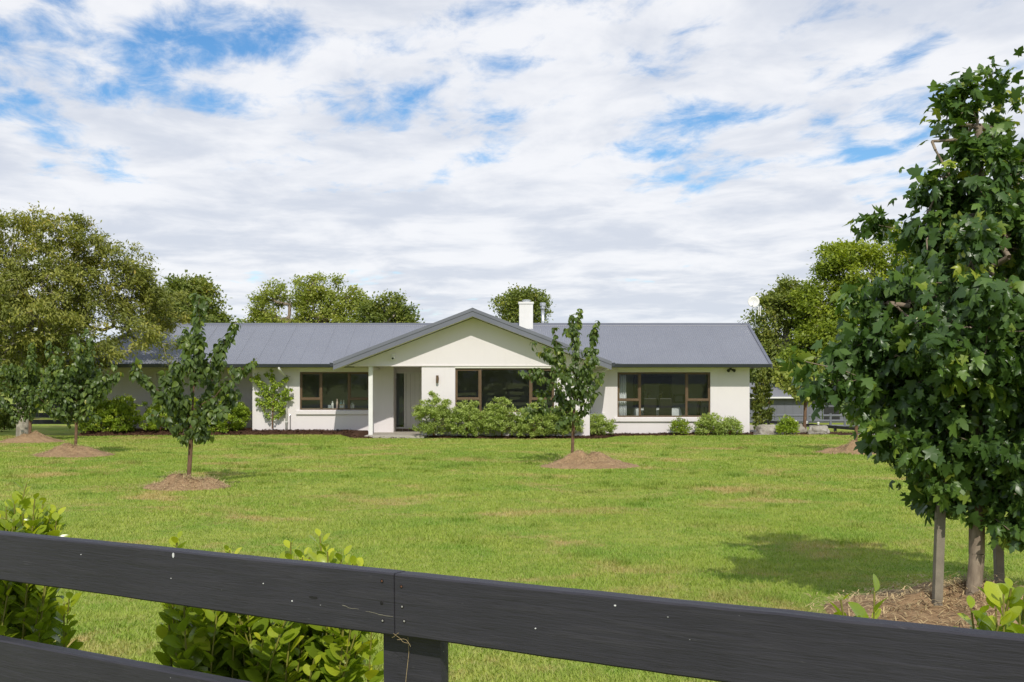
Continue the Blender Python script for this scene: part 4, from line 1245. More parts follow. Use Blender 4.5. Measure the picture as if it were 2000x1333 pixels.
def tree(name, label, cat, base, trunk, blobs, n_attr, n_leaf, leaf_kind, leafm, bark, size, spread, seed,
         tip=.006, base_r=.12, step=.35, droop=.35, group=None, parts=0, minr=0, upn=.6, smooth=False, arc=.12, cluster=True, limb_name='trunk', shell=.55, spike=.30, topvar=.22):
    """trunk (with limbs) and a crown of single leaves gathered on the twig ends"""
    g = np.random.default_rng(seed)
    root = empty(name, base); tag(root, label, cat, group)
    sk = Skel(); sk.chain([np.array(base) + np.array(q) for q in trunk])
    lo = max(0, len(trunk) // 2 - 1)
    A = in_blobs(blobs, n_attr, g, shell, spike); A = A[A[:, 2] > base[2] + .08]
    cen = np.array(base) + np.array(trunk[-1])
    A = A[np.argsort(np.linalg.norm(A - cen, axis=1))]
    sk.attract(A, step, g, lo, arc)
    sk.radii(tip, 2.4, base_r)
    sk.r[len(trunk):] = np.minimum(sk.r[len(trunk):], base_r * .34)
    sk.mesh(limb_name, bark, root, 7, minr)
    Pn = np.array(sk.p); ok = np.array([i for i in range(len(Pn)) if sk.r[i] < tip * 3.2 and i > len(trunk)])
    w = np.where(sk.leafy[ok], 1.0, .4); w = w * g.uniform(.3, 1.7, len(ok)); w /= w.sum()
    src = g.choice(ok, n_leaf, p=w)
    pos = Pn[src] + g.normal(0, 1, (n_leaf, 3)) * np.array([spread, spread, spread * .7])
    out = norm(pos - (np.array(base) + np.array(trunk[-1]) * np.array([1, 1, .8])))
    axis = norm(out * .7 + g.normal(0, .6, (n_leaf, 3)) + np.array([0, 0, -droop]))
    nrm = norm(out * .55 + np.array([0, 0, upn]) + g.normal(0, .45, (n_leaf, 3)))
    # the variation follows twigs, so whole sprays differ from their neighbours
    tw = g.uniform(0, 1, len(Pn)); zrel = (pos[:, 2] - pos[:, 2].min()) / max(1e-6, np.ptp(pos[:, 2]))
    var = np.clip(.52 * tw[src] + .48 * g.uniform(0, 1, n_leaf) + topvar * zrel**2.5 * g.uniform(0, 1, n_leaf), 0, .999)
    sc_ = size * g.uniform(.5, 1.35, n_leaf)
    score = None
    if parts: score = -(pos[:, 1]) + 1.5 * sc_ / size + g.uniform(0, .5, n_leaf)
    foliage(root, leaf_kind, leafm, pos, axis, nrm, sc_, var, parts, smooth, 'crown', score)
    return root

# ------------------------------------------------------------------ young lawn trees drawn branch by branch
def mound(px, Y, w, d, h, label, seed, lumps=1, zoff=0.0, straw=0):
    root = empty('mulch_mound', (PX(px, Y), Y, lawn_z(PX(px, Y), Y))); tag(root, label, 'mound', 'mulch mounds round the lawn trees')
    nr, na = 18, 56; vs, fs = [(0, 0, h)], []
    for i in range(1, nr + 1):
        t = i / nr
        for j in range(na):
            a = 2*math.pi*j/na; q = Vector((math.cos(a)*1.3 + seed, math.sin(a)*1.3, seed*.7))
            R_ = 1 + .20*mnoise.noise(q) + .09*mnoise.noise(q*3.1)
            x, y = math.cos(a)*t*w*.5*R_, math.sin(a)*t*d*.5*R_
            hh = h * (1 - t**1.9)**1.5 * (1 + .85*mnoise.noise(Vector((x*2.3 + seed*3, y*2.3, .3))) + .4*mnoise.noise(Vector((x*5 + seed*3, y*5, .3))))
            hh += .022*mnoise.noise(Vector((x*9, y*9, seed)))*(1-t*.6) + .012*mnoise.noise(Vector((x*24, y*24, seed)))
            vs.append((x, y, max(hh, 0)*1.0 + (.012 if t < .97 else -.03)))
    fs += [(0, 1+j, 1+(j+1) % na) for j in range(na)]
    for i in range(nr - 1):
        for j in range(na): fs.append((1+i*na+j, 1+(i+1)*na+j, 1+(i+1)*na+(j+1) % na, 1+i*na+(j+1) % na))
    MB().add(vs, fs).build('soil', MAT['mound'], root, smooth=True, fix=False)
    if straw:
        g = np.random.default_rng(int(seed*100)); va = np.array(vs); src = va[g.integers(1, len(va), straw)] * np.where(g.uniform(0, 1, (straw, 1)) < .3, g.uniform(1.0, 1.25, (straw, 1)), 1.0); src[:, 2] = np.maximum(src[:, 2], .015)
        a = g.uniform(0, 2*np.pi, straw); ln = g.uniform(.04, .16, straw)
        dr = np.stack([np.cos(a), np.sin(a), g.uniform(-.25, .35, straw)], 1); sd = np.stack([-np.sin(a), np.cos(a), np.zeros(straw)], 1) * .0035
        up = g.uniform(.0, .03, straw)[:, None] * np.array([[0, 0, 1]])
        p = src + up + g.normal(0, .04, (straw, 3)) * np.array([1, 1, 0])
        V = np.stack([p - dr*ln[:, None]*.5 - sd, p - dr*ln[:, None]*.5 + sd, p + np.array([[0, 0, .012]]) + sd, p + np.array([[0, 0, .012]]) - sd, p + dr*ln[:, None]*.5], 1).reshape(-1, 3)
        b = np.arange(straw)[:, None]*5; T = np.concatenate([b+np.array([[0, 1, 2]]), b+np.array([[0, 2, 3]]), b+np.array([[3, 2, 4]])])
        o = link('straw', np_mesh('straw', V, T, MAT['straw']), root); o['kind'] = 'stuff'
    return root

def drawn_tree(name, label, bpx, bpy, Y, stem, branches, n_leaf, size, seed, parts=0, base_r=.035, sleeve=.13, z0=0.0, group='young trees on the lawn', leafm='cherry', droop=.8, density=None):
    """stem and branches given in photograph pixels at depth Y (plus a depth offset in metres)"""
    g = np.random.default_rng(seed); ppm = F / Y
    bx = PX(bpx, Y); base = np.array((bx, Y, PZ(bpy, Y)))
    root = empty(name, base); tag(root, label, 'tree', group)
    w3 = lambda q: base + np.array(((q[0] - bpx) / ppm, q[2] if len(q) > 2 else 0.0, (bpy - q[1]) / ppm))
    def dense(pts, step=.12):
        out = []
        for a, b in zip(pts[:-1], pts[1:]):
            k = max(1, int(np.linalg.norm(b - a) / step))
            out += [a + (b - a) * i / k for i in range(k)]
        return out + [pts[-1]]
    sk = Skel(); st = dense([w3(q) for q in stem]); sk.chain(st); pools = []
    pools.append((np.array(st[int(len(st)*.45):]), .75))
    for br in branches:
        pts = dense([w3(q) for q in br])
        pts = [p + g.normal(0, .012, 3) for p in pts]
        j = sk.nearest(pts[0]); sk.chain(pts, j); pools.append((np.array(pts), 1.0))
        # side shoots
        for q in range(max(2, len(pts) // 3)):
            i = g.integers(1, len(pts)); d = pts[i] - pts[i-1]; d = d / (np.linalg.norm(d) + 1e-9)
            s = norm(d * .8 + g.normal(0, .6, 3) + np.array([0, 0, .25])) * g.uniform(.15, .38)
            sp_ = [pts[i] + s * t for t in (.35, .7, 1.0)]
            j = sk.nearest(pts[i]); sk.chain(sp_, j); pools.append((np.array(sp_), .5))
    sk.radii(.0035, 2.2, base_r); sk.mesh('trunk', MAT['bark_young'], root, 8)
    wts = np.array([len(p) * w for p, w in pools]); wts = wts / wts.sum(); cnt = g.multinomial(n_leaf, wts)
    pos, axd, tv, tl = [], [], [], []
    for (p, w), c in zip(pools, cnt):
        if c == 0: continue
        t = g.uniform(0.05, 1.0, c) ** .8 * (len(p) - 1); i = np.minimum(t.astype(int), len(p) - 2) if len(p) > 1 else np.zeros(c, int)
        f = (t - i)[:, None]; q = p[i] * (1 - f) + p[np.minimum(i+1, len(p)-1)] * f
        taper = (1.15 - .75 * t / max(1, len(p)-1))[:, None]
        off = norm(g.normal(0, 1, (c, 3))) * (sleeve * g.uniform(.15, 1.0, c) ** .7)[:, None] * taper
        pos.append(q + off); axd.append(off / sleeve); tl.append(t / max(1, len(p)-1))
    pos = np.concatenate(pos); off = np.concatenate(axd); tl = np.concatenate(tl); N = len(pos)
    axis = norm(norm(off) * .55 + np.array([0, 0, -droop]) + g.normal(0, .35, (N, 3)))
    nrm = norm(norm(off) * .7 + np.array([0, -.15, .55]) + g.normal(0, .35, (N, 3)))
    var = np.clip(g.uniform(0, .8, N) + .22 * (tl > .9) * g.uniform(0, 1, N) + .15 * (pos[:, 2] > base[2] + .85 * np.ptp(pos[:, 2])) * g.uniform(0, 1, N), 0, .999)
    sc_ = size * g.uniform(.65, 1.2, N)
    foliage(root, 'heart', L[leafm], pos, axis, nrm, sc_, var, parts, True, 'crown', -pos[:, 1] + g.uniform(0, .5, N) + sc_ / size * .5)
    return root

YA = 20.3
mound(366, 20.1, 1.6, 1.4, .20, 'straw-edged soil mound under the tall young tree left of the porch', 1.3, straw=1600)
drawn_tree('young_tree', 'young tree with big drooping leaves in front of the left roof', 368, 945, YA,
    [(368, 945), (372, 880), (375, 810), (380, 730), (384, 650), (383, 572)],
    [[(376, 832), (342, 792), (305, 758), (272, 730, -.1)], [(378, 800), (420, 772), (462, 733), (498, 699, .1)], [(380, 748), (415, 702), (446, 660), (462, 626)],
     [(376, 838), (405, 812), (444, 782, .3)], [(376, 822), (348, 775, -.4), (338, 730, -.5)], [(377, 815), (392, 765, .5), (405, 720, .7)], [(377, 815), (362, 770, -.5), (372, 720, -.75)],
     [(381, 735), (360, 680, .2), (350, 640, .3)], [(382, 720), (398, 660, -.3), (400, 600, -.4)], [(376, 838), (350, 820, .4), (300, 790, .6)], [(377, 835), (410, 830, -.5), (430, 800, -.7)],
     [(376, 845), (390, 850, -.2), (400, 845, -.35)], [(376, 840), (350, 838, -.2), (335, 815, -.3)]],
    2350, .120, 11, parts=300, base_r=.042, sleeve=.15)
YB = 25.4
mound(1149, 25.2, 2.15, 1.6, .24, 'long soil mound under the slender young tree right of the gable', 4.1, straw=1000)
drawn_tree('young_tree', 'slender young tree with upright shoots in front of the right gable eave', 1117, 910, YB,
    [(1117, 910), (1119, 850), (1122, 790), (1124, 715), (1127, 650), (1131, 605)],
    [[(1122, 802), (1094, 762), (1060, 738), (1017, 727)], [(1121, 812), (1088, 796), (1052, 800), (1030, 812)], [(1123, 772), (1098, 722), (1088, 668), (1083, 640)],
     [(1124, 762), (1143, 704), (1158, 655), (1168, 627)], [(1122, 792), (1150, 764), (1172, 742)], [(1123, 730), (1085, 705), (1050, 688)], [(1123, 782), (1150, 742, .3), (1160, 705, .4)],
     [(1122, 796), (1110, 760, -.4), (1100, 730, -.6)], [(1122, 790), (1135, 740, -.4), (1142, 700, -.5)], [(1125, 700), (1120, 650, .2), (1116, 612, .25)], [(1121, 815), (1100, 815, -.3), (1085, 835, -.4)], [(1121, 810), (1140, 800, -.3), (1150, 780, -.4)],
     [(1122, 800), (1075, 770, .3), (1045, 765, .4)]],
    1950, .118, 12, parts=300, base_r=.036, sleeve=.135)
YC = 29.3
mound(143, 29.2, 2.2, 1.8, .20, 'soil mound under the round young tree at the left', 8.4, straw=1100)
def fan(bx, by, n, spread, top, seed, z0=.30, rise=.8):
    g = random.Random(seed); out = []
    for i in range(n):
        a = 2*math.pi*i/n + g.uniform(-.4, .4); s = g.uniform(.65, 1.0)
        y0 = by - (by - top) * g.uniform(z0, .62); ex, ey = math.cos(a)*spread*s, math.sin(a)
        h = (by - top) * g.uniform(.14, .34) * rise
        out.append([(bx, y0), (bx + ex*.5, y0 - h*.4, ey*.45*s), (bx + ex, y0 - h, ey*1.0*s)])
    return out
drawn_tree('young_tree', 'round leafy young tree, second trunk from the left edge', 147, 888, YC,
    [(147, 888), (149, 840), (150, 780), (148, 720), (146, 655)],
    fan(149, 888, 15, 78, 640, 31, .24) + [[(150, 800), (190, 775), (235, 727)], [(150, 790), (120, 730), (105, 690)], [(150, 760), (172, 700), (178, 660)], [(150, 815), (125, 805, -.5), (100, 790, -.7)], [(150, 812), (175, 810, -.4), (195, 790, -.6)]],
    3000, .13, 13, base_r=.04, sleeve=.19)
YD = 36.0
mound(57, 35.8, 2.1, 1.7, .22, 'soil mound under the young tree nearest the left edge', 6.6, straw=800)
drawn_tree('young_tree', 'broad young tree whose trunk is nearest the left edge', 58, 861, YD,
    [(58, 861), (59, 830), (60, 780), (62, 720), (62, 670)], fan(60, 861, 15, 72, 655, 37, .22) + [[(60, 820), (25, 800), (-10, 770)], [(60, 800), (90, 760), (100, 720)]],
    3000, .14, 14, base_r=.05, sleeve=.22)
YE = 30.5
mound(1660, 30.4, 1.75, 1.5, .21, 'soil mound under the young tree half hidden by the big maple', 2.9, straw=700)
drawn_tree('young_tree', 'young tree half hidden by the left edge of the big maple', 1671, 882, YE,
    [(1671, 882), (1672, 845), (1674, 800), (1676, 740), (1678, 680)], fan(1674, 882, 14, 62, 668, 41, .28), 1900, .12, 15, base_r=.045, sleeve=.17)
YF = 41.0
drawn_tree('young_tree', 'yellowish young tree growing among the boulders', 1571, 846, YF,
    [(1571, 846), (1572, 820), (1573, 790), (1575, 740), (1573, 690)], fan(1573, 846, 15, 62, 672, 43, .3), 1700, .135, 16, base_r=.06, sleeve=.22, leafm='poplar')

# ------------------------------------------------------------------ the big maple at the right
YM = 8.95
def blob(px, py, rx, ry, Y, dy=0.0, rd=None):
    k = Y / F
    return (PX(px, Y), Y + dy, PZ(py, Y), rx * k, (rd if rd is not None else rx * k), ry * k)
mb_ = (PX(1893, YM), YM, PZ(1205, YM))
mt = [(0, 0, 0), (.03, 0, .18), (.045, 0, .34), (.06, .0, .5), (.07, .02, .8), (.08, .03, 1.3), (.07, .03, 1.9), (.09, .03, 2.6), (.10, .03, 3.2), (.08, .02, 3.9), (.06, .02, 4.25)]
maple = tree('maple_tree', 'large dark green staked maple tree filling the right edge', 'tree', mb_, mt,
    [blob(1885, 205, 30, 72, YM), blob(1955, 212, 34, 72, YM, .1), blob(1915, 270, 62, 80, YM), blob(1925, 360, 95, 100, YM), blob(1850, 400, 60, 70, YM), blob(1960, 430, 90, 100, YM, -.3), blob(1828, 320, 28, 52, YM), blob(1775, 425, 34, 44, YM), blob(1905, 520, 150, 120, YM), blob(1890, 690, 205, 140, YM),
     blob(1735, 640, 70, 85, YM), blob(1760, 750, 90, 90, YM), blob(1650, 730, 45, 48, YM, -.1), blob(1585, 735, 34, 30, YM, -.2), blob(1890, 850, 190, 110, YM), blob(1775, 815, 70, 60, YM, -.3), blob(1920, 930, 115, 58, YM), blob(1940, 1000, 52, 44, YM, -.1),
     blob(2070, 560, 130, 170, YM), blob(2080, 800, 150, 170, YM), blob(2000, 380, 70, 120, YM), blob(1995, 925, 80, 70, YM, -.2), blob(1850, 620, 120, 120, YM, -.5), blob(1980, 700, 130, 120, YM, -.5)],
    620, 15500, 'maple', L['maple'], MAT['bark_pale'], .089, .078, 21, tip=.0035, base_r=.062, step=.16, droop=.55, parts=300, smooth=True, upn=.55, shell=.45, spike=.6, topvar=.5)
maple['label'] = 'large dark green staked maple tree filling the right edge'
mm = mound(1885, 9.15, 2.3, 1.9, .15, 'straw-covered soil ring round the big maple trunk', 9.7, straw=2600)
for (px0, py0, px1, py1, Yk, lab) in ((1829, 1203, 1840, 900, 8.9, 'weathered square stake left of the maple trunk'), (1954, 1180, 1946, 950, 9.35, 'weathered square stake right of the maple trunk')):
    a, b = P(px0, py0, Yk), P(px1, py1, Yk); a.z = -.05
    st = empty('tree_stake', (a.x, a.y, 0)); tag(st, lab, 'stake', 'stakes of the maple tree')
    ax_ = b - a; h_ = .033
    MB().prism([(-h_, -h_, a.z), (h_, -h_, a.z), (h_, h_, a.z), (-h_, h_, a.z)], ax_).build('stake', MAT['stake'], st, bevel=.003)
    z_ = .95; t_ = (z_ - a.z) / ax_.z; c_ = Vector((0, 0, a.z)) + ax_ * t_
    if px0 < 1900:
        MB().box(c_.x - .042, c_.x + .042, c_.y - .042, c_.y + .042, c_.z - .04, c_.z + .04).build('tie_band', MAT['black'], st)
        MB().tube([c_ + Vector((.03, 0, 0)), Vector((PX(1893, YM) - a.x + .07, YM - a.y, z_ - .03))], .012, 6).build('tie_strap', MAT['black'], st)

# ------------------------------------------------------------------ glossy shrubs just behind the front fence
def shrub_near(label, stems, size, seed, parts, leaves_per=26):
    """upright leafy shoots; stems = list of (x, y, top z, lean)"""
    g = np.random.default_rng(seed)
    cx = np.mean([s[0] for s in stems]); cy = np.mean([s[1] for s in stems])
    root = empty('glossy_shrub', (cx, cy, 0)); tag(root, label, 'shrub', 'glossy shrubs behind the front fence')
    sk = Skel(); pos, axis, nrm, var, scl = [], [], [], [], []
    sk.chain([(cx, cy, -.02), (cx, cy, .10)])
    for (x, y, zt, z0) in stems:
        b = np.array((cx + (x - cx) * .3, cy + (y - cy) * .3, .10)); t = np.array((x, y, zt)); k = 9
        bend = g.normal(0, .035, 3)
        pts = [b + (t - b) * (i / k) + bend * 4 * (i / k) * (1 - i / k) for i in range(1, k + 1)]
        sk.chain(pts, 1); pts = np.array([b] + pts)
        tot = max(4, int(leaves_per * (zt - z0) / .5)); ph = g.uniform(0, 6.28)
        for q in range(tot):
            f = q / (tot - 1); h = z0 + (zt - z0) * f; tt = np.clip((h - b[2]) / (zt - b[2]), 0, 1) * k; i = min(int(tt), k - 1); p = pts[i] + (pts[i+1] - pts[i]) * (tt - i)
            a = ph + q * 2.4 + g.uniform(-.4, .4); o = np.array((math.cos(a), math.sin(a), 0))
            up = .45 + 1.1 * f**2 + g.uniform(-.25, .6)
            ax_ = norm(o + np.array([0, 0, up])); n_ = norm(np.array([0, -.35, .9]) - o * (.3 + .9 * f) * .6 + g.normal(0, .35, 3))
            pos.append(p + o * .008); axis.append(ax_); nrm.append(n_)
            s = size * (1.0 - .35 * f**4) * g.uniform(.6, 1.15) * (.75 if f > .93 else 1); scl.append(s)
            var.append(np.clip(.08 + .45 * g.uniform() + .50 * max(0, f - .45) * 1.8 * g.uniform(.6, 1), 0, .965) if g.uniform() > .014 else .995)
    sk.radii(.0028, 2.4, .016); sk.mesh('stem', MAT['stem_green'], root, 6)
    pos, axis, nrm, var, scl = map(np.array, (pos, axis, nrm, var, scl))
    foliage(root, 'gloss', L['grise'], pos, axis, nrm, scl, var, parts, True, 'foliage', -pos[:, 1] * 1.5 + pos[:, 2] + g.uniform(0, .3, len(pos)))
    return root
g = np.random.default_rng(70)
def stems_px(spec, Y, n_fill, fill, seed):
    g = np.random.default_rng(seed); out = []
    for (px, py, dy) in spec: out.append((PX(px, Y + dy), Y + dy, PZ(py, Y + dy), PZ(py, Y + dy) - .42))
    x0, x1, py0, py1 = fill
    for _ in range(n_fill):
        dy = g.uniform(-.16, .25); px = g.uniform(x0, x1); py = g.uniform(py0, py1)
        out.append((PX(px, Y + dy), Y + dy, PZ(py, Y + dy), max(.25, PZ(py, Y + dy) - .55)))
    return out
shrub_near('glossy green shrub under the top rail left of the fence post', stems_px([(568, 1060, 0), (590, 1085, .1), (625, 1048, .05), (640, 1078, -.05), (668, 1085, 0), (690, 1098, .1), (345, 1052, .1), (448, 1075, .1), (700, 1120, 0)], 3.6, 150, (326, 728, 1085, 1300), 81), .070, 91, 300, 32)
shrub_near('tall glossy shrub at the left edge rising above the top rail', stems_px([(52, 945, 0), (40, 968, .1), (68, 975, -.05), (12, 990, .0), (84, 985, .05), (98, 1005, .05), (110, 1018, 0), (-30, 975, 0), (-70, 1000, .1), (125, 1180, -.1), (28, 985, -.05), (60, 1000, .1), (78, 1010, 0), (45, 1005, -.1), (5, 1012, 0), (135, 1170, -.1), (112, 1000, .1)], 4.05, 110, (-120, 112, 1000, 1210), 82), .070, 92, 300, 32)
shrub_near('two yellow-green shoots showing above the right rail near mid-right', stems_px([(1642, 1172, 0), (1708, 1157, .04), (1640, 1215, .05), (1700, 1215, .05)], 2.75, 8, (1630, 1720, 1240, 1330), 83), .088, 93, 0, 12)
shrub_near('leafy yellow-green shoots above the right rail below the maple trunk', stems_px([(1897, 1190, 0), (1912, 1200, .03), (1960, 1160, 0), (1975, 1150, .03), (1990, 1175, .05), (2010, 1120, .05), (1945, 1190, .02), (2040, 1140, 0)], 2.6, 10, (1890, 2060, 1200, 1300), 84), .088, 94, 0, 15)

# ------------------------------------------------------------------ shrubs along the house
def bush(label, px0, px1, py0, py1, Y, leafm, n, size, seed, group, kind='simple', name='shrub', rd=None, tip=.0025, bark='twig', spread=.05, shell=.5, cat='shrub', shoots=True):
    cx = (px0 + px1) / 2; w = (px1 - px0) / 2 / F * Y; zt = PZ(py0, Y); zb = max(0.02, PZ(py1, Y)); h = (zt - zb)
    base = (PX(cx, Y), Y, max(.0, zb - .05))
    bl = [(base[0], Y, zb + h*.42, w*.92, rd or w*.75, h*.46), (base[0] - w*.4, Y - .1, zb + h*.33, w*.58, w*.5, h*.36), (base[0] + w*.42, Y, zb + h*.36, w*.58, w*.5, h*.38), (base[0] + w*.05, Y, zb + h*.66, w*.62, w*.5, h*.34)]
    return tree(name, label, cat, base, [(0, 0, 0), (0, 0, h*.12), (0, 0, h*.25)], bl, 190, int(n * 2.1), kind, L[leafm], MAT[bark], size, spread, seed, tip=tip, base_r=.03, step=.12, droop=-.35, group=group, upn=.5, limb_name='stem', shell=shell)
GR = 'pale shrubs below the gable window'
for i, (a, b, t, bt, lab) in enumerate(((803, 892, 770, 848, 'leftmost pale green shrub below the gable, beside the front door'), (872, 952, 778, 849, 'second pale green shrub from the front door'), (938, 1022, 775, 849, 'third and fullest pale green shrub from the front door'),
        (1004, 1078, 788, 850, 'fourth pale green shrub, left of the slender tree trunk'), (1060, 1140, 790, 850, 'fifth pale green shrub, behind the slender tree trunk'), (1128, 1200, 812, 850, 'low grey-green shrub in front of the heat pump'))):
    bush(lab, a, b, t, bt, 38.0 + (.25 if i > 3 else 0) + (.9 if i == 5 else 0), 'pale', 5200 if i < 5 else 3400, .058, 100 + i, GR)
GR = 'small shrubs below the right window'
bush('small twiggy shrub directly below the dining window', 1309, 1349, 818, 848, 40.05, 'hedge', 900, .06, 110, GR)
bush('wide leafy shrub under the right end of the dining window', 1355, 1412, 809, 849, 40.0, 'pale', 1700, .065, 111, GR)
bush('low bush at the right house corner', 1402, 1449, 817, 849, 40.0, 'pale', 1300, .062, 112, GR)
bush('small yellow-green shrub growing between two boulders', 1517, 1557, 816, 851, 40.2, 'hedge', 1200, .075, 113, None)
bush('tall dark glossy shrub hard against the right end wall', 1468, 1508, 715, 842, 42.3, 'dark', 3200, .085, 114, None, shell=.4)
GR = 'hedge shrubs along the recessed left wall'
for i, (a, b, t, lab) in enumerate(((150, 226, 776, 'hedge shrub at the left end of the recessed wall'), (200, 272, 773, 'dense hedge shrub left of the gap in the hedge'), (276, 352, 775, 'hedge shrub just right of the gap, left of the tall young tree'),
        (336, 420, 778, 'hedge shrub behind the tall young tree'), (404, 488, 775, 'yellowing hedge shrub at the right end of the recessed wall'))):
    bush(lab, a, b, t, 844, 40.45, 'hedge', 4200, .08, 120 + i, GR, shell=.5)
# espaliered shrub against the wall left of the bathroom window
def wall_shrub():
    Y = WALL - .22; g = random.Random(8)
    return drawn_tree('wall_shrub', 'open leafy shrub trained against the wall beside the downpipe', 532, 838, Y,
        [(532, 838), (532, 818), (533, 790), (534, 760), (533, 735)],
        [[(532, 820), (520, 806), (515, 800)], [(533, 815), (548, 806), (555, 800)], [(533, 795), (512, 786), (500, 790)], [(533, 790), (515, 770), (500, 768)], [(533, 785), (556, 778), (570, 777)], [(533, 765), (515, 750), (500, 735)],
         [(534, 760), (548, 748), (560, 738)], [(534, 775), (555, 765), (562, 760)], [(533, 745), (530, 738), (532, 734)], [(533, 770), (510, 757), (505, 748)], [(533, 800), (545, 792), (560, 786)]],
        2400, .078, 17, base_r=.03, sleeve=.125, group=None, leafm='hedge', droop=.6)
ws = wall_shrub(); ws['category'] = 'shrub'

# ------------------------------------------------------------------ large trees
tree('spreading_tree', 'big spreading olive-green tree at the left with bare pale branches', 'tree', (PX(45, 39.2), 39.2, 0), [(0, 0, 0), (.05, 0, .9), (.0, .05, 1.6), (.1, 0, 2.3), (.2, 0, 3.0), (.2, 0, 3.8)],
    [blob(60, 520, 120, 105, 39.2), blob(-60, 540, 130, 130, 39.2), blob(175, 560, 90, 95, 39.2), blob(160, 480, 60, 55, 39.2), blob(250, 590, 62, 75, 39.2, .5), blob(285, 630, 36, 60, 39.2, .9), blob(300, 560, 40, 40, 39.2), blob(20, 640, 130, 70, 39.2), blob(-100, 680, 110, 80, 39.2),
     blob(240, 500, 48, 36, 39.2), blob(325, 690, 22, 42, 39.2, .6), blob(255, 672, 26, 40, 39.2, -1.2), blob(60, 600, 120, 80, 39.2), blob(225, 555, 75, 62, 39.2), blob(275, 600, 58, 52, 39.2, .4), blob(200, 620, 70, 50, 39.2, -.6), blob(110, 690, 110, 46, 39.2, .5), blob(10, 700, 120, 50, 39.2), blob(130, 590, 80, 70, 39.2, -1.5), blob(20, 560, 90, 80, 39.2, -1.8), blob(300, 650, 40, 36, 39.2, -1.3), blob(60, 470, 80, 55, 39.2, -.8), blob(110, 620, 90, 70, 39.2, -1.5), blob(330, 600, 30, 40, 39.2, .8)],
    1000, 88000, 'narrow', L['olive'], MAT['bark_grey'], .15, .16, 201, tip=.010, base_r=.26, step=.32, droop=.55, shell=.5, arc=.05)
def big(label, px, Y, by, blobs, leafm, n, size, seed, natt=190, name='tree', bark='bark_grey', group='trees behind the house', kind='tri2', spread=.24, tip=.016, shell=.5, arc=.1):
    base = (PX(px, Y), Y, 0.0); top = max(PZ(b[1], Y) for b in blobs)
    return tree(name, label, 'tree', base, [(0, 0, 0), (.05, 0, top*.2), (0, .05, top*.4), (.1, 0, top*.62), (.05, 0, top*.8)], [blob(*b[:4], Y, *(b[4:])) for b in blobs], natt, int(n * 2.6), kind, L[leafm], MAT[bark], size * .74, spread, seed,
        tip=tip, base_r=.28, step=.6, droop=.3, group=group, shell=shell, arc=arc)
big('dense rounded tree just left of the long roof, behind the spreading tree', 370, 54, 0, [(355, 605, 55, 48), (402, 595, 30, 34), (330, 590, 45, 45), (420, 630, 18, 26), (370, 572, 32, 28), (345, 660, 80, 50)], 'dark', 11000, .22, 210)
big('airy light green tree with see-through crown above the left roof', 560, 62, 0, [(520, 600, 26, 34), (545, 575, 26, 26), (500, 630, 20, 24), (535, 640, 40, 40)], 'poplar', 3000, .20, 211, 130, spread=.2, bark='bark_pale')
big('tallest light green tree above the long roof', 625, 63, 0, [(595, 570, 22, 30), (620, 565, 26, 26), (650, 575, 26, 30), (605, 610, 34, 40), (650, 615, 36, 40), (690, 590, 22, 24), (700, 620, 28, 34), (630, 650, 70, 40)], 'poplar', 8000, .21, 212, 260, spread=.2, bark='bark_pale')
big('round darker tree above the roof left of the gable', 755, 60, 0, [(750, 605, 34, 26), (775, 620, 28, 24), (735, 620, 26, 34), (760, 660, 45, 40), (795, 632, 12, 12)], 'dark', 6200, .21, 213, 170)
big('small round tree behind the white chimney', 1020, 70, 0, [(1000, 605, 34, 30), (1038, 602, 36, 30), (1020, 590, 34, 20), (1015, 640, 40, 30)], 'dark', 4800, .23, 214, 170)
GRR = 'trees behind the right end of the house'
big('dark green tree right behind the satellite dish', 1535, 56, 0, [(1500, 640, 34, 60), (1540, 600, 44, 46), (1520, 700, 60, 60), (1585, 640, 40, 60), (1560, 580, 36, 26), (1500, 590, 16, 20), (1570, 720, 60, 50)], 'dark', 13500, .22, 215, 260, group=GRR)
big('tall yellow-green tree left of the maple crown', 1700, 54, 0, [(1670, 530, 54, 58), (1640, 520, 40, 44), (1600, 600, 50, 60), (1590, 690, 60, 60), (1640, 600, 52, 50), (1720, 490, 52, 46), (1660, 500, 36, 26), (1700, 580, 80, 60), (1780, 520, 60, 60), (1610, 650, 44, 44), (1680, 670, 80, 50), (1800, 600, 70, 80)], 'gold', 22000, .21, 216, 380, group=GRR)
big('yellow-green tree mostly hidden behind the maple', 1860, 58, 0, [(1840, 540, 70, 70), (1920, 520, 80, 90), (1880, 640, 110, 90), (2010, 600, 90, 110)], 'gold', 9000, .25, 217, 200, group=GRR)
big('dark hedge-like tree low behind the shed', 1640, 60, 0, [(1500, 735, 50, 40), (1580, 735, 60, 45), (1680, 735, 70, 55), (1780, 740, 70, 55)], 'dark', 9000, .24, 218, 200, group=GRR)
# hedge row and shrubs beyond the paddock fence at the far left
GRL = 'trees along the far left paddock'
big('dark shelter tree at the far left edge behind the spreading tree', -20, 58, 0, [(-40, 640, 90, 90), (50, 660, 80, 70), (20, 720, 110, 50), (-110, 700, 90, 80)], 'dark', 9000, .26, 219, 200, group=GRL)
big('dark shelter tree between the left edge and the roof', 130, 60, 0, [(110, 700, 60, 55), (170, 715, 50, 45), (60, 745, 60, 35), (140, 750, 80, 35)], 'dark', 6500, .26, 220, 160, group=GRL)
bush('low dark plant by the paddock fence at the left edge', -14, 30, 800, 838, 43.5, 'dark', 900, .12, 130, None, shell=.3)
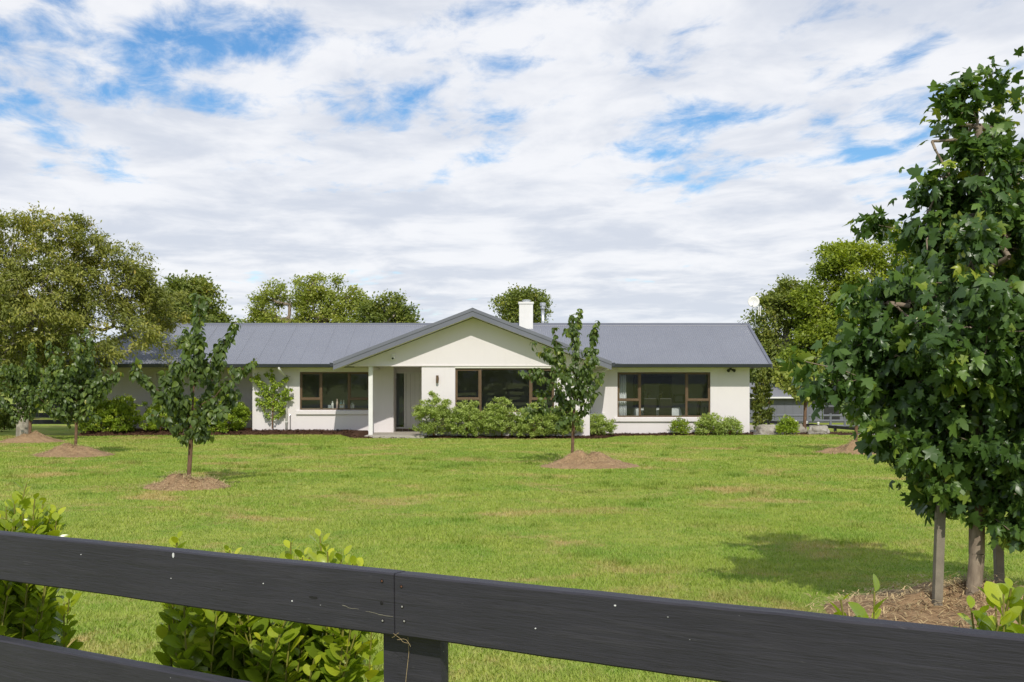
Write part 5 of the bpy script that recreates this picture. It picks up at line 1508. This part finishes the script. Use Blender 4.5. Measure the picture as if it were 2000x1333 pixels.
# trees behind the photographer, mirrored in the windows
for i, (x, y, h, r) in enumerate(((-13, -52, 4.3, 4.5), (-4, -60, 5.4, 5.0), (6, -70, 4.6, 4.0), (-24, -58, 4.8, 5.0))):
    tree('tree', ['rounded tree mirrored in the bathroom window', 'broad tree mirrored in the gable window', 'small tree mirrored at the right of the gable window', 'rounded tree mirrored at the left of the bathroom window'][i], 'tree', (x, y, 0), [(0, 0, 0), (0, 0, h*.3), (.1, 0, h*.6)],
        [(x, y, h*.62, r*.8, r*.6, h*.38), (x - r*.4, y, h*.45, r*.6, r*.5, h*.3), (x + r*.45, y, h*.5, r*.5, r*.5, h*.3)], 90, 3500, 'tri2', L['dark'], MAT['bark_grey'], .34, .4, 230 + i, tip=.02, base_r=.2, step=.8, group='trees behind the photographer')

# ------------------------------------------------------------------ grass
def grass():
    g = np.random.default_rng(300); Y0, Y1 = 3.0, 40.2
    N = 900000
    # density falls with distance while blades stand for more, so each row of the picture is covered alike
    t = g.uniform(0, 1, N); y = (Y0**.55 + t * (Y1**.55 - Y0**.55)) ** (1/.55)
    half = .475 * y + 1.2; x = g.uniform(-1, 1, N) * half
    e = np.array([bed_edge(q) if -15.4 < q < 8.7 else 41.5 for q in x]); keep = y < e + .05
    for (cx, cy, w, d) in MOUNDS: keep &= ((x - cx) / (w * .47))**2 + ((y - cy) / (d * .47))**2 > 1.0
    keep &= ~((x > -5.15) & (x < -2.9) & (y > 37.95))
    keep &= ~((x > 11.5) & (y > 39.2))
    # thin, short growth where the turf is dry
    x, y = x[keep], y[keep]; N = len(x)
    # taller tufts
    tx, ty = g.uniform(-12, 12, 260), 3.4 + 30 * g.uniform(0, 1, 260)**1.4
    ti = g.integers(0, 260, 26000); sx = g.normal(0, .11, 26000); sy = g.normal(0, .09, 26000)
    x = np.concatenate([x, tx[ti] + sx]); y = np.concatenate([y, ty[ti] + sy]); tall = np.concatenate([np.zeros(N), np.ones(26000)]); N = len(x)
    ok = y > 2.9; 
    for (cx, cy, w, d) in MOUNDS: ok &= ((x - cx) / (w * .5))**2 + ((y - cy) / (d * .5))**2 > 1.0
    x, y, tall = x[ok], y[ok], tall[ok]; N = len(x)
    z = 0.02*np.sin(x*.35+1.0)*np.sin(y*.27) - .012
    dist = np.maximum(y, 3.0)
    h = (.017 + .017 * g.uniform(0, 1, N)) * (1 + .55*np.sin(x*1.3 + np.sin(y*.9))*np.sin(y*1.1 + 2)*.5) * (1 + tall * g.uniform(.7, 1.9, N)) * (1 + .012 * dist)
    wd = (.0013 + .00030 * dist) * g.uniform(.7, 1.3, N)
    a = g.uniform(0, 2*np.pi, N); lean = g.uniform(.25, 1.15, N); b = a + g.normal(0, .5, N)
    dx, dy = np.cos(a)*wd, np.sin(a)*wd; lx, ly = -np.sin(b)*h*lean, np.cos(b)*h*lean
    v0 = np.stack([x - dx, y - dy, z - .004], 1); v1 = np.stack([x + dx, y + dy, z - .004], 1)
    v2 = np.stack([x + lx*.45 + dx*.8, y + ly*.45 + dy*.8, z + h*.62], 1); v3 = np.stack([x + lx*.45 - dx*.8, y + ly*.45 - dy*.8, z + h*.62], 1)
    v4 = np.stack([x + lx*1.1, y + ly*1.1, z + h*.95], 1)
    near = dist < 9
    var = np.clip(g.uniform(0, 1, N)*.97 * (1 - .8*tall), 0, 1)
    i = np.where(near)[0]; V1 = np.stack([v0[i], v1[i], v2[i], v3[i], v4[i]], 1).reshape(-1, 3); b1 = np.arange(len(i))[:, None]*5
    T1 = np.concatenate([b1+np.array([[0, 1, 2]]), b1+np.array([[0, 2, 3]]), b1+np.array([[3, 2, 4]])])
    k = np.where(~near)[0]; V2 = np.stack([v0[k], v1[k], v4[k]], 1).reshape(-1, 3); T2 = np.arange(len(k)*3).reshape(-1, 3) + len(V1)
    V = np.concatenate([V1, V2]); T = np.concatenate([T1, T2]); vv = np.concatenate([np.repeat(var[i], 5), np.repeat(var[k], 3)])
    o = link('grass', np_mesh('grass', V, T, MAT['blade'], vv)); tag(o, 'short mown green grass covering the whole lawn', 'grass', kind='stuff')
    return o
MOUNDS = [(o.location.x, o.location.y, max(v[0] for v in o.children[0].bound_box) * 2, max(v[1] for v in o.children[0].bound_box) * 2) for o in bpy.data.objects if o.name.startswith('mulch_mound')]
grass()
